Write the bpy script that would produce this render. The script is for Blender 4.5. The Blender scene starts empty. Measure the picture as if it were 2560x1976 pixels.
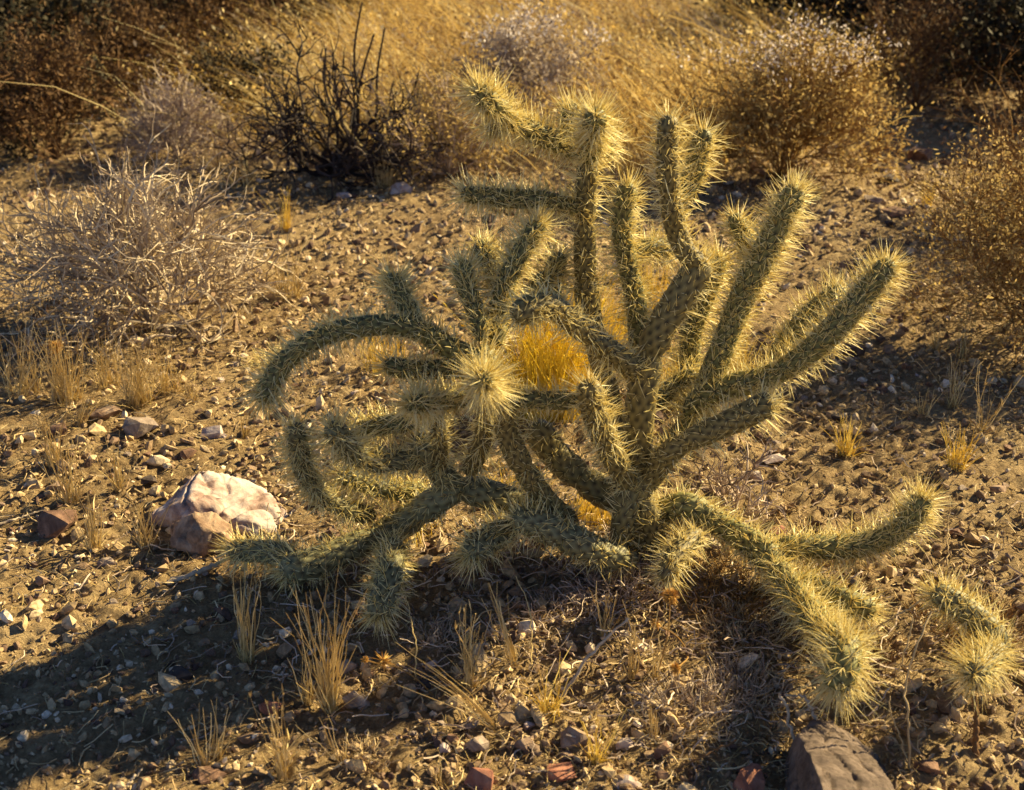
import bpy, bmesh, math, random
import numpy as np
from mathutils import Vector, Matrix, noise as mnoise

random.seed(7)
rng = np.random.default_rng(7)
sc = bpy.context.scene
COL = sc.collection

# ------------------------------------------------------------------ camera, sky, sun, exposure
CAM_H = 1.15
PITCH = math.radians(25.0)
LENS = 45.0
K = 36.0 / LENS / 2560.0            # radians (tangent) per photograph pixel
cam_d = bpy.data.cameras.new('camera')
cam = bpy.data.objects.new('camera', cam_d)
COL.objects.link(cam)
cam.location = (0, 0, CAM_H)
cam.rotation_euler = (math.pi / 2 - PITCH, 0, 0)
cam_d.lens = LENS
cam_d.sensor_width = 36.0
cam_d.clip_start = 0.05
cam_d.clip_end = 2000
cam_d.dof.use_dof = True
cam_d.dof.focus_distance = 2.16
cam_d.dof.aperture_fstop = 6.3
sc.camera = cam

SUN_AZ = math.radians(31)           # from +X (right of frame) towards +Y (away from the camera)
SUN_EL = math.radians(28)
sun_dir = Vector((math.cos(SUN_EL) * math.cos(SUN_AZ), math.cos(SUN_EL) * math.sin(SUN_AZ), math.sin(SUN_EL)))
world = bpy.data.worlds.new('World')
sc.world = world
world.use_nodes = True
wn = world.node_tree
wn.nodes.clear()
sky = wn.nodes.new('ShaderNodeTexSky')
sky.sky_type = 'NISHITA'
sky.sun_disc = False
sky.sun_elevation = SUN_EL
sky.sun_rotation = math.atan2(sun_dir.x, sun_dir.y)
sky.altitude = 5000
sky.ozone_density = 2.0
sky.dust_density = 0.4
bg = wn.nodes.new('ShaderNodeBackground')
bg.inputs['Strength'].default_value = 0.05
wo = wn.nodes.new('ShaderNodeOutputWorld')
wn.links.new(sky.outputs[0], bg.inputs[0])
wn.links.new(bg.outputs[0], wo.inputs[0])

sun_l = bpy.data.lights.new('sun', 'SUN')
sun_l.energy = 5.0
sun_l.angle = math.radians(0.5)
sun_l.color = (1.0, 0.79, 0.40)
sun_o = bpy.data.objects.new('sun', sun_l)
COL.objects.link(sun_o)
sun_o.rotation_euler = sun_dir.to_track_quat('Z', 'Y').to_euler()
sun_o.location = sun_dir * 30

sc.view_settings.view_transform = 'Standard'
sc.view_settings.look = 'None'
sc.view_settings.exposure = 1.72
sc.view_settings.gamma = 1.0
sc.view_settings.use_curve_mapping = False
sc.cycles.max_bounces = 6
sc.cycles.transmission_bounces = 6

# ------------------------------------------------------------------ noise and ground height
def _hash(ix, iy, seed):
    h = (ix.astype(np.int64) * 374761393 + iy.astype(np.int64) * 668265263 + seed * 974634777) & 0xFFFFFFFF
    h = ((h ^ (h >> 13)) * 1274126177) & 0xFFFFFFFF
    h = h ^ (h >> 16)
    return (h & 0xFFFF) / 65535.0

def vnoise(x, y, seed):
    x = np.asarray(x, float); y = np.asarray(y, float)
    ix = np.floor(x); iy = np.floor(y)
    fx = x - ix; fy = y - iy
    fx = fx * fx * (3 - 2 * fx); fy = fy * fy * (3 - 2 * fy)
    a = _hash(ix, iy, seed); b = _hash(ix + 1, iy, seed)
    c = _hash(ix, iy + 1, seed); d = _hash(ix + 1, iy + 1, seed)
    return (a * (1 - fx) + b * fx) * (1 - fy) + (c * (1 - fx) + d * fx) * fy - 0.5

def ground_h(x, y, fine=True):
    x = np.asarray(x, float); y = np.asarray(y, float)
    ca, sa = 0.83, 0.56
    u = x * ca - y * sa; v = x * sa + y * ca
    h = 0.035 * vnoise(u / 0.75, v / 0.75, 1) + 0.018 * vnoise(u / 0.27, v / 0.27, 2)
    h = h + 0.0012 * np.clip(y - 5, 0, None) ** 2 * np.clip(1.2 - (y - 5) / 60, 0, 1) * 1.5
    if fine:
        n = vnoise(u / 0.085, v / 0.085, 3)
        rough = 0.75 + 0.9 * (vnoise(u / 0.4, v / 0.4, 7) + 0.5)
        h = h + 0.008 * n
        h = h + 0.008 * rough * np.abs(vnoise(v / 0.045, u / 0.045, 4))
        h = h + 0.0075 * rough * vnoise(u / 0.021, v / 0.021, 5)
        h = h + 0.0070 * rough * vnoise(v / 0.0105, u / 0.0105, 6)
    return h

def gh(x, y, fine=True):
    return float(ground_h(np.array([x]), np.array([y]), fine)[0])

# ------------------------------------------------------------------ photograph pixel -> place
_c, _s = math.cos(PITCH), math.sin(PITCH)
def ray(px, py):
    a = (px - 1280.0) * K; b = (988.0 - py) * K
    return Vector((a, _c + b * _s, -_s + b * _c))

def G(px, py, h=0.0):
    """place at height h over the ground that shows at this pixel"""
    r = ray(px, py)
    t = (CAM_H - h) / -r.z
    for _ in range(4):
        p = r * t
        t = (CAM_H - h - gh(p.x, p.y, False)) / -r.z
    p = r * t
    return Vector((p.x, p.y, CAM_H + p.z))

Y0 = G(1595, 1385).y
def D(px, py, dy=0.0):
    """place at this pixel, dy metres behind the cactus base"""
    r = ray(px, py)
    t = (Y0 + dy) / r.y
    p = r * t
    return Vector((p.x, p.y, CAM_H + p.z))

def mpp(p):
    """metres per photograph pixel at place p"""
    d = p.y * _c - (p.z - CAM_H) * _s
    return d * K

# ------------------------------------------------------------------ mesh helpers
def mesh_np(name, V, T=None, Q=None, mat=None, smooth=False, attrs=None):
    me = bpy.data.meshes.new(name)
    V = np.ascontiguousarray(V, dtype=np.float32)
    nt = 0 if T is None else len(T)
    nq = 0 if Q is None else len(Q)
    me.vertices.add(len(V))
    me.vertices.foreach_set('co', V.ravel())
    loops = []
    starts = []
    if nt:
        loops.append(np.asarray(T, np.int32).ravel()); starts.append(np.arange(nt) * 3)
    if nq:
        loops.append(np.asarray(Q, np.int32).ravel()); starts.append(nt * 3 + np.arange(nq) * 4)
    loops = np.concatenate(loops); starts = np.concatenate(starts).astype(np.int32)
    me.loops.add(len(loops))
    me.loops.foreach_set('vertex_index', loops)
    me.polygons.add(nt + nq)
    me.polygons.foreach_set('loop_start', starts)
    try:
        me.polygons.foreach_set('loop_total', np.concatenate([np.full(nt, 3), np.full(nq, 4)]).astype(np.int32))
    except Exception:
        pass
    if attrs:
        for k, arr in attrs.items():
            at = me.attributes.new(k, 'FLOAT', 'POINT')
            at.data.foreach_set('value', np.ascontiguousarray(arr, dtype=np.float32))
    me.polygons.foreach_set('use_smooth', np.full(nt + nq, bool(smooth)))
    me.update(calc_edges=True)
    if mat:
        me.materials.append(mat)
    return me

def link(name, me, parent=None, loc=None):
    o = bpy.data.objects.new(name, me)
    COL.objects.link(o)
    if parent is not None:
        o.parent = parent
    if loc is not None:
        o.location = loc
    return o

def tag(o, label=None, cat=None, group=None, kind=None):
    if label: o['label'] = label
    if cat: o['category'] = cat
    if group: o['group'] = group
    if kind: o['kind'] = kind
    return o

def empty(name, loc, label, cat, group=None):
    o = bpy.data.objects.new(name, None)
    COL.objects.link(o)
    o.location = loc
    o.empty_display_size = 0.05
    return tag(o, label, cat, group)

def copy_tree(o, parent=None):
    c = o.copy()
    COL.objects.link(c)
    if parent is not None:
        c.parent = parent
    for ch in list(o.children):
        copy_tree(ch, c)
    return c

def tubes(P, R, S=3):
    """many tapered tubes at once: P (N,K,3), R (N,K) -> V, Q"""
    P = np.asarray(P, float); R = np.asarray(R, float)
    N, Kp, _ = P.shape
    Tn = np.gradient(P, axis=1)
    Tn /= np.linalg.norm(Tn, axis=2, keepdims=True) + 1e-12
    ref = np.where(np.abs(Tn[:, :, 2:3]) > 0.8, np.array([1.0, 0.13, 0.0]), np.array([0.1, 0.05, 1.0]))
    ref = np.repeat(ref[:, :1], Kp, axis=1)
    A = np.cross(Tn, ref); A /= np.linalg.norm(A, axis=2, keepdims=True) + 1e-12
    B = np.cross(Tn, A)
    th = np.arange(S) * 2 * math.pi / S
    V = P[:, :, None, :] + R[:, :, None, None] * (A[:, :, None, :] * np.cos(th)[None, None, :, None] + B[:, :, None, :] * np.sin(th)[None, None, :, None])
    V = V.reshape(-1, 3)
    n = np.arange(N)[:, None, None] * (Kp * S)
    k = np.arange(Kp - 1)[None, :, None] * S
    s = np.arange(S)[None, None, :]
    s2 = (s + 1) % S
    Q = np.stack([n + k + s, n + k + s2, n + k + S + s2, n + k + S + s], axis=-1).reshape(-1, 4)
    return V, Q

def ribbons(P, W):
    """flat blades: P (N,K,3), W (N,K), random turn"""
    N, Kp, _ = P.shape
    Tn = np.gradient(P, axis=1)
    Tn /= np.linalg.norm(Tn, axis=2, keepdims=True) + 1e-12
    a = rng.uniform(0, 2 * math.pi, N)
    rv = np.stack([np.cos(a), np.sin(a), 0.2 * np.ones(N)], 1)[:, None, :]
    A = np.cross(Tn, np.repeat(rv, Kp, 1)); A /= np.linalg.norm(A, axis=2, keepdims=True) + 1e-12
    V = np.stack([P - A * W[:, :, None], P + A * W[:, :, None]], 2).reshape(-1, 3)
    n = np.arange(N)[:, None] * (Kp * 2)
    k = np.arange(Kp - 1)[None, :] * 2
    Q = np.stack([n + k, n + k + 1, n + k + 3, n + k + 2], -1).reshape(-1, 4)
    return V, Q

def join(parts):
    Vs, Qs, off = [], [], 0
    for V, Q in parts:
        Vs.append(V); Qs.append(Q + off); off += len(V)
    return np.concatenate(Vs), np.concatenate(Qs)

# ------------------------------------------------------------------ materials
def new_mat(name):
    m = bpy.data.materials.new(name)
    m.use_nodes = True
    nt = m.node_tree
    nt.nodes.clear()
    out = nt.nodes.new('ShaderNodeOutputMaterial')
    return m, nt, out

def ramp(nt, stops):
    r = nt.nodes.new('ShaderNodeValToRGB')
    el = r.color_ramp.elements
    while len(el) < len(stops):
        el.new(0.5)
    for e, (p, c) in zip(el, stops):
        e.position = p
        e.color = (c[0], c[1], c[2], 1)
    return r

def island_mat(name, stops, rough=0.8, translucent=0.0, spec=0.2, grain=None):
    """each island (blade, spine, pebble, twig) takes its own shade from the ramp"""
    m, nt, out = new_mat(name)
    g = nt.nodes.new('ShaderNodeNewGeometry')
    r = ramp(nt, stops)
    nt.links.new(g.outputs['Random Per Island'], r.inputs[0])
    col = r.outputs[0]
    p = nt.nodes.new('ShaderNodeBsdfPrincipled')
    p.inputs['Roughness'].default_value = rough
    p.inputs['Specular IOR Level'].default_value = spec
    if grain:
        tc = nt.nodes.new('ShaderNodeTexCoord')
        nz = nt.nodes.new('ShaderNodeTexNoise')
        nz.inputs['Scale'].default_value = grain
        nz.inputs['Detail'].default_value = 5
        nt.links.new(tc.outputs['Object'], nz.inputs['Vector'])
        mr = nt.nodes.new('ShaderNodeMapRange')
        mr.inputs[1].default_value = 0.3; mr.inputs[2].default_value = 0.7
        mr.inputs[3].default_value = 0.6; mr.inputs[4].default_value = 1.3
        nt.links.new(nz.outputs[0], mr.inputs[0])
        mx = nt.nodes.new('ShaderNodeVectorMath'); mx.operation = 'SCALE'
        nt.links.new(col, mx.inputs[0]); nt.links.new(mr.outputs[0], mx.inputs['Scale'])
        col = mx.outputs[0]
        bp = nt.nodes.new('ShaderNodeBump'); bp.inputs['Strength'].default_value = 0.5
        bp.inputs['Distance'].default_value = 0.003
        nt.links.new(nz.outputs[0], bp.inputs['Height'])
        nt.links.new(bp.outputs[0], p.inputs['Normal'])
    nt.links.new(col, p.inputs['Base Color'])
    if translucent > 0:
        t = nt.nodes.new('ShaderNodeBsdfTranslucent')
        nt.links.new(col, t.inputs['Color'])
        mix = nt.nodes.new('ShaderNodeMixShader')
        mix.inputs[0].default_value = translucent
        nt.links.new(p.outputs[0], mix.inputs[1]); nt.links.new(t.outputs[0], mix.inputs[2])
        nt.links.new(mix.outputs[0], out.inputs[0])
    else:
        nt.links.new(p.outputs[0], out.inputs[0])
    return m

def rock_mat(name, stops, scale=14, bump=0.6, stretch=(1, 1, 1)):
    m, nt, out = new_mat(name)
    tc = nt.nodes.new('ShaderNodeTexCoord')
    mp = nt.nodes.new('ShaderNodeMapping')
    mp.inputs['Scale'].default_value = stretch
    nt.links.new(tc.outputs['Object'], mp.inputs[0])
    n1 = nt.nodes.new('ShaderNodeTexNoise'); n1.inputs['Scale'].default_value = scale
    n1.inputs['Detail'].default_value = 9; n1.inputs['Roughness'].default_value = 0.68; n1.inputs['Distortion'].default_value = 0.6
    nt.links.new(mp.outputs[0], n1.inputs['Vector'])
    r = ramp(nt, [(0.5 + (p_ - 0.55) * 0.55, c_) for p_, c_ in stops])
    nt.links.new(n1.outputs[0], r.inputs[0])
    n2 = nt.nodes.new('ShaderNodeTexNoise'); n2.inputs['Scale'].default_value = scale * 9
    n2.inputs['Detail'].default_value = 8; n2.inputs['Roughness'].default_value = 0.75
    nt.links.new(mp.outputs[0], n2.inputs['Vector'])
    bp = nt.nodes.new('ShaderNodeBump'); bp.inputs['Strength'].default_value = bump; bp.inputs['Distance'].default_value = 0.004
    nt.links.new(n2.outputs[0], bp.inputs['Height'])
    p = nt.nodes.new('ShaderNodeBsdfPrincipled')
    p.inputs['Roughness'].default_value = 0.85; p.inputs['Specular IOR Level'].default_value = 0.25
    nt.links.new(r.outputs[0], p.inputs['Base Color']); nt.links.new(bp.outputs[0], p.inputs['Normal'])
    nt.links.new(p.outputs[0], out.inputs[0])
    return m

M = {}
M['spine'] = island_mat('spine_straw', [(0, (0.52, 0.40, 0.13)), (0.3, (0.80, 0.69, 0.33)), (1, (0.94, 0.89, 0.63))], 0.5, 0.45, 0.4)
M['grass'] = island_mat('dry_grass', [(0, (0.40, 0.29, 0.12)), (0.5, (0.64, 0.50, 0.23)), (1, (0.80, 0.70, 0.43))], 0.7, 0.35)
M['golden'] = island_mat('golden_grass', [(0, (0.62, 0.46, 0.12)), (1, (0.88, 0.76, 0.30))], 0.7, 0.5)
M['field'] = island_mat('field_grass', [(0, (0.17, 0.095, 0.04)), (0.4, (0.42, 0.27, 0.075)), (1, (0.72, 0.53, 0.20))], 0.75, 0.42)
M['glow'] = island_mat('sunlit_grass', [(0, (0.66, 0.485, 0.06)), (1, (0.90, 0.765, 0.17))], 0.7, 0.5)  # more saturated grass for one clump, its sunlit glow put into the colour
M['field_brown'] = island_mat('field_brown_stems', [(0, (0.08, 0.045, 0.025)), (1, (0.30, 0.18, 0.08))], 0.8, 0.3)
M['straw'] = island_mat('straw_litter', [(0, (0.14, 0.09, 0.055)), (0.5, (0.38, 0.27, 0.14)), (1, (0.62, 0.49, 0.29))], 0.8)
M['grey_twig'] = island_mat('grey_twig', [(0, (0.12, 0.085, 0.07)), (0.4, (0.30, 0.225, 0.18)), (1, (0.60, 0.49, 0.40))], 0.85)
M['tan_twig'] = island_mat('tan_twig', [(0, (0.14, 0.10, 0.075)), (0.4, (0.34, 0.265, 0.19)), (1, (0.62, 0.52, 0.38))], 0.85)
M['pale_twig'] = island_mat('pale_twig', [(0, (0.30, 0.23, 0.17)), (1, (0.52, 0.43, 0.33))], 0.8, grain=90)
M['black_twig'] = island_mat('charred_twig', [(0, (0.014, 0.010, 0.010)), (1, (0.05, 0.036, 0.034))], 0.8)
M['brown_twig'] = island_mat('brown_twig', [(0, (0.06, 0.03, 0.016)), (1, (0.24, 0.13, 0.055))], 0.85, 0.1)
M['ginger_twig'] = island_mat('ginger_twig', [(0, (0.15, 0.075, 0.025)), (1, (0.44, 0.27, 0.09))], 0.85, 0.25)
M['shaded_leaf'] = island_mat('shaded_leaf', [(0, (0.012, 0.012, 0.006)), (1, (0.05, 0.036, 0.016))], 0.75, 0.15)  # shade side and corner darkening put into the leaf colour
M['brown_leaf'] = island_mat('brown_leaf', [(0, (0.045, 0.024, 0.012)), (1, (0.15, 0.085, 0.035))], 0.8, 0.2)  # brown foliage, darkened further to deepen the top corners
M['gold_leaf'] = island_mat('gold_leaf', [(0, (0.22, 0.14, 0.05)), (1, (0.58, 0.43, 0.17))], 0.8, 0.35)
M['grey_leaf'] = island_mat('grey_leaf', [(0, (0.20, 0.15, 0.11)), (1, (0.46, 0.38, 0.31))], 0.8, 0.3)
M['white_leaf'] = island_mat('white_flower', [(0, (0.50, 0.42, 0.38)), (1, (0.80, 0.74, 0.72))], 0.8, 0.3)
M['burr'] = island_mat('burr_gold', [(0, (0.50, 0.30, 0.08)), (1, (0.74, 0.52, 0.18))], 0.7, 0.45)
M['gravel'] = island_mat('gravel_stone', [(0, (0.09, 0.055, 0.045)), (0.25, (0.23, 0.155, 0.10)), (0.6, (0.38, 0.275, 0.155)), (0.9, (0.48, 0.37, 0.24)), (1, (0.64, 0.55, 0.45))], 0.85, grain=160)

PALE = [(0.25, (0.12, 0.07, 0.055)), (0.42, (0.30, 0.21, 0.185)), (0.56, (0.43, 0.355, 0.335)), (1, (0.56, 0.49, 0.47))]
BUFF = [(0.25, (0.085, 0.05, 0.036)), (0.45, (0.21, 0.135, 0.095)), (0.65, (0.34, 0.245, 0.18)), (1, (0.5, 0.4, 0.32))]
BROWN = [(0.25, (0.055, 0.03, 0.022)), (0.5, (0.15, 0.085, 0.06)), (0.75, (0.28, 0.17, 0.12)), (1, (0.4, 0.28, 0.2))]
GREY = [(0.25, (0.10, 0.075, 0.065)), (0.5, (0.26, 0.20, 0.165)), (0.75, (0.42, 0.34, 0.29)), (1, (0.6, 0.5, 0.44))]
RED = [(0.25, (0.11, 0.04, 0.028)), (0.5, (0.26, 0.11, 0.075)), (0.75, (0.38, 0.19, 0.13)), (1, (0.5, 0.3, 0.22))]
DARK = [(0.25, (0.02, 0.014, 0.014)), (0.6, (0.06, 0.045, 0.042)), (1, (0.14, 0.1, 0.09))]
M['pale'] = rock_mat('pale_quartz_rock', PALE, 11)
M['buff'] = rock_mat('buff_rock', BUFF, 16)
M['brown'] = rock_mat('brown_rock', BROWN, 22)
M['grey'] = rock_mat('grey_rock', GREY, 26)
M['red'] = rock_mat('red_rock', RED, 24)
M['dark'] = rock_mat('dark_rock', DARK, 22)
M['slab'] = rock_mat('layered_slab', [(0.2, (0.05, 0.035, 0.03)), (0.5, (0.13, 0.095, 0.08)), (0.75, (0.22, 0.165, 0.14)), (1, (0.34, 0.27, 0.235))], 34, 1.0, (0.5, 1.5, 1))

# cactus skin: green tubercles, highlights and recess darkening put into the colour, brown woolly areoles
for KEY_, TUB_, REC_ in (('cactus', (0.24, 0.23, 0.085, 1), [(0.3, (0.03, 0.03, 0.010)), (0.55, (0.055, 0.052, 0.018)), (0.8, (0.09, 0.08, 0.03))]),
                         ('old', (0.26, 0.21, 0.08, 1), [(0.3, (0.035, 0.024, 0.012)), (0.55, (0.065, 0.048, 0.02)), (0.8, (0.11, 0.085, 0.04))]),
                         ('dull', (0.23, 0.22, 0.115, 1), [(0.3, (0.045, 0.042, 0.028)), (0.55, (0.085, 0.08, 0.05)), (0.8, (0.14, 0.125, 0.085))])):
    m, nt, out = new_mat('cactus_skin_' + KEY_)
    at = nt.nodes.new('ShaderNodeAttribute'); at.attribute_name = 'areole'
    ah = nt.nodes.new('ShaderNodeAttribute'); ah.attribute_name = 'tubercle'
    tc = nt.nodes.new('ShaderNodeTexCoord')
    nz = nt.nodes.new('ShaderNodeTexNoise'); nz.inputs['Scale'].default_value = 26; nz.inputs['Detail'].default_value = 6
    nt.links.new(tc.outputs['Object'], nz.inputs['Vector'])
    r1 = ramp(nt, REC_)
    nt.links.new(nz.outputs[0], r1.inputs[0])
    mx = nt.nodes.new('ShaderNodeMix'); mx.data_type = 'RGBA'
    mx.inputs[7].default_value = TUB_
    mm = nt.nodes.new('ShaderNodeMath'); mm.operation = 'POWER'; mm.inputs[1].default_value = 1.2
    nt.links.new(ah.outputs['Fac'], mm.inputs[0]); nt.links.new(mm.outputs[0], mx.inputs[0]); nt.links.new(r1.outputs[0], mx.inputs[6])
    mx2 = nt.nodes.new('ShaderNodeMix'); mx2.data_type = 'RGBA'
    mx2.inputs[7].default_value = (0.016, 0.010, 0.006, 1)
    nt.links.new(at.outputs['Fac'], mx2.inputs[0]); nt.links.new(mx.outputs[2], mx2.inputs[6])
    pb = nt.nodes.new('ShaderNodeBsdfPrincipled')
    pb.inputs['Roughness'].default_value = 0.6; pb.inputs['Specular IOR Level'].default_value = 0.3
    nt.links.new(mx2.outputs[2], pb.inputs['Base Color'])
    nz2 = nt.nodes.new('ShaderNodeTexNoise'); nz2.inputs['Scale'].default_value = 220; nz2.inputs['Detail'].default_value = 4
    nt.links.new(tc.outputs['Object'], nz2.inputs['Vector'])
    bp = nt.nodes.new('ShaderNodeBump'); bp.inputs['Strength'].default_value = 0.35; bp.inputs['Distance'].default_value = 0.0015
    nt.links.new(nz2.outputs[0], bp.inputs['Height']); nt.links.new(bp.outputs[0], pb.inputs['Normal'])
    nt.links.new(pb.outputs[0], out.inputs[0])
    M[KEY_] = m

# woody foot of the cactus
M['bark'] = rock_mat('cactus_bark', [(0.25, (0.02, 0.013, 0.009)), (0.6, (0.075, 0.05, 0.03)), (1, (0.16, 0.11, 0.065))], 30, 1.0)
# desert soil
m, nt, out = new_mat('desert_soil')
tc = nt.nodes.new('ShaderNodeTexCoord')
def nnode(scale, detail, rough=0.6):
    n = nt.nodes.new('ShaderNodeTexNoise')
    n.inputs['Scale'].default_value = scale; n.inputs['Detail'].default_value = detail; n.inputs['Roughness'].default_value = rough
    nt.links.new(tc.outputs['Object'], n.inputs['Vector'])
    return n
na, nb, nc = nnode(2.3, 5), nnode(38, 7, 0.7), nnode(170, 8, 0.75)
ra = ramp(nt, [(0.36, (0.17, 0.11, 0.06)), (0.5, (0.29, 0.20, 0.105)), (0.62, (0.41, 0.30, 0.17))])
nt.links.new(na.outputs[0], ra.inputs[0])
rb = ramp(nt, [(0.38, (0.07, 0.043, 0.026)), (0.5, (0.29, 0.20, 0.105)), (0.62, (0.58, 0.45, 0.26))])
av = nt.nodes.new('ShaderNodeMix')
av.inputs[0].default_value = 0.5
nt.links.new(nb.outputs[0], av.inputs[2]); nt.links.new(nc.outputs[0], av.inputs[3])
nt.links.new(av.outputs[0], rb.inputs[0])
mx = nt.nodes.new('ShaderNodeMix'); mx.data_type = 'RGBA'; mx.inputs[0].default_value = 0.6
nt.links.new(ra.outputs[0], mx.inputs[6]); nt.links.new(rb.outputs[0], mx.inputs[7])
bp = nt.nodes.new('ShaderNodeBump'); bp.inputs['Strength'].default_value = 1.0; bp.inputs['Distance'].default_value = 0.012
nd = nnode(75, 6, 0.7)
ad = nt.nodes.new('ShaderNodeMath'); ad.operation = 'ADD'
nt.links.new(nc.outputs[0], ad.inputs[0]); nt.links.new(nd.outputs[0], ad.inputs[1])
nt.links.new(ad.outputs[0], bp.inputs['Height'])
pb = nt.nodes.new('ShaderNodeBsdfPrincipled'); pb.inputs['Roughness'].default_value = 0.92; pb.inputs['Specular IOR Level'].default_value = 0.15
nt.links.new(mx.outputs[2], pb.inputs['Base Color']); nt.links.new(bp.outputs[0], pb.inputs['Normal'])
nt.links.new(pb.outputs[0], out.inputs[0])
M['soil'] = m

# ------------------------------------------------------------------ the ground, one sheet
def build_ground():
    t_in = np.arange(-0.47, 0.4701, 0.0022)
    t_out = 0.47 * np.power(400.0, np.linspace(0, 1, 40))[1:]
    t = np.concatenate([-t_out[::-1], t_in, t_out])
    y = [-60, -20, -8, -3, -1, 0, 0.4, 0.7, 0.85]
    cur = 0.95
    while cur < 11:
        y.append(cur)
        cur += 0.0043 if cur < 1.9 else 0.0030 * cur
    while cur < 600:
        y.append(cur); cur *= 1.09
    y = np.array(y)
    X = (np.clip(y, 0, None)[:, None] + 0.8) * t[None, :]
    Y = np.repeat(y[:, None], len(t), 1)
    Z = ground_h(X, Y)
    V = np.stack([X, Y, Z], -1).reshape(-1, 3)
    nr, ncol = X.shape
    i = np.arange(nr - 1)[:, None] * ncol; j = np.arange(ncol - 1)[None, :]
    Q = np.stack([i + j, i + j + 1, i + j + ncol + 1, i + j + ncol], -1).reshape(-1, 4)
    o = link('ground', mesh_np('ground', V, Q=Q, mat=M['soil'], smooth=True))
    tag(o, kind='structure')
build_ground()

# ------------------------------------------------------------------ gravel and straw litter (nobody could count it)
def ico():
    bm = bmesh.new(); bmesh.ops.create_icosphere(bm, subdivisions=1, radius=1)
    V = np.array([v.co[:] for v in bm.verts]); F = np.array([[v.index for v in f.verts] for f in bm.faces]); bm.free()
    return V, F

def in_view_points(n, y0, y1, power=1.0, margin=0.46):
    y = y0 * (y1 / y0) ** (rng.random(n) ** power)
    x = (rng.random(n) * 2 - 1) * margin * (y + 0.5)
    return x, y

def rand_rot(n):
    q = rng.normal(size=(n, 4)); q /= np.linalg.norm(q, axis=1, keepdims=True)
    w, x, y, z = q.T
    return np.stack([np.stack([1 - 2 * (y * y + z * z), 2 * (x * y - z * w), 2 * (x * z + y * w)], 1),
                     np.stack([2 * (x * y + z * w), 1 - 2 * (x * x + z * z), 2 * (y * z - x * w)], 1),
                     np.stack([2 * (x * z - y * w), 2 * (y * z + x * w), 1 - 2 * (x * x + y * y)], 1)], 1)

def build_gravel():
    V0, F0 = ico()
    n = 72000
    x, y = in_view_points(n, 0.95, 9.0, 1.0)
    r = 0.0030 * np.exp(rng.normal(0, 0.60, n)) * (0.7 + 0.5 * y / 2)
    keep = 0.55 * (vnoise(x / 0.35, y / 0.35, 21) + 0.5) + 0.75 * (vnoise(x / 0.9, y / 0.9, 22) + 0.5) - 0.1 > rng.random(n) * 0.85
    x, y, r = x[keep], y[keep], np.clip(r[keep], 0.0018, 0.017)
    n = len(x)
    Vc = np.array([[i, j, k] for i in (-.62, .62) for j in (-.62, .62) for k in (-.62, .62)])
    Fc = np.array([[0, 1, 3], [0, 3, 2], [4, 6, 7], [4, 7, 5], [0, 4, 5], [0, 5, 1], [2, 3, 7], [2, 7, 6], [0, 2, 6], [0, 6, 4], [1, 5, 7], [1, 7, 3]])
    Vs, Fs, off = [], [], 0
    for Vb, Fb, sel in ((V0, F0, r >= 0.0042), (Vc, Fc, r < 0.0042)):
        m_ = int(sel.sum()); rs = r[sel]
        J = 1 + rng.uniform(-0.36, 0.36, (m_, len(Vb), 1))
        Vl = Vb[None] * J * np.stack([rng.uniform(0.8, 1.5, m_), rng.uniform(0.6, 1.1, m_), rng.uniform(0.4, 0.8, m_)], 1)[:, None, :]
        Vl = np.einsum('nij,nkj->nki', rand_rot(m_), Vl) * rs[:, None, None]
        C = np.stack([x[sel], y[sel], ground_h(x[sel], y[sel]) + 0.25 * rs], 1)
        Vs.append((Vl + C[:, None]).reshape(-1, 3))
        Fs.append((Fb[None] + np.arange(m_)[:, None, None] * len(Vb)).reshape(-1, 3) + off)
        off += m_ * len(Vb)
    o = link('gravel', mesh_np('gravel', np.concatenate(Vs), T=np.concatenate(Fs), mat=M['gravel']))
    tag(o, 'tan and brown gravel grains strewn over the desert soil', 'gravel', kind='stuff')

def build_litter():
    n = 14000
    x, y = in_view_points(n, 0.95, 7.0, 1.2)
    keep = (vnoise(x / 0.3, y / 0.3, 31) + 0.5) * np.where((x < -0.1) & (y < 1.72 + 0.1 * x) & (y > 1.25), 0.35, 1.0) > rng.random(n) * 0.9
    x, y = x[keep], y[keep]; n = len(x)
    L = rng.uniform(0.01, 0.05, n) * (0.8 + 0.1 * y)
    a = rng.uniform(0, 2 * math.pi, n)
    s = np.linspace(-0.5, 0.5, 4)
    curl = rng.normal(0, 0.35, n)
    P = np.zeros((n, 4, 3))
    ang = a[:, None] + curl[:, None] * s[None] * 2
    P[:, :, 0] = x[:, None] + L[:, None] * s * np.cos(ang)
    P[:, :, 1] = y[:, None] + L[:, None] * s * np.sin(ang)
    P[:, :, 2] = ground_h(P[:, :, 0], P[:, :, 1]) + 0.003 + rng.uniform(0, 0.007, (n, 1)) + rng.normal(0, 0.15, (n, 1)) * L[:, None] * s
    R = np.repeat((rng.uniform(0.0005, 0.0012, n) * (0.7 + 0.2 * y))[:, None], 4, 1)
    V, Q = tubes(P, R, 3)
    o = link('straw_litter', mesh_np('straw_litter', V, Q=Q, mat=M['straw']))
    tag(o, 'broken straw and twig bits littering the desert soil', 'litter', kind='stuff')
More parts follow.
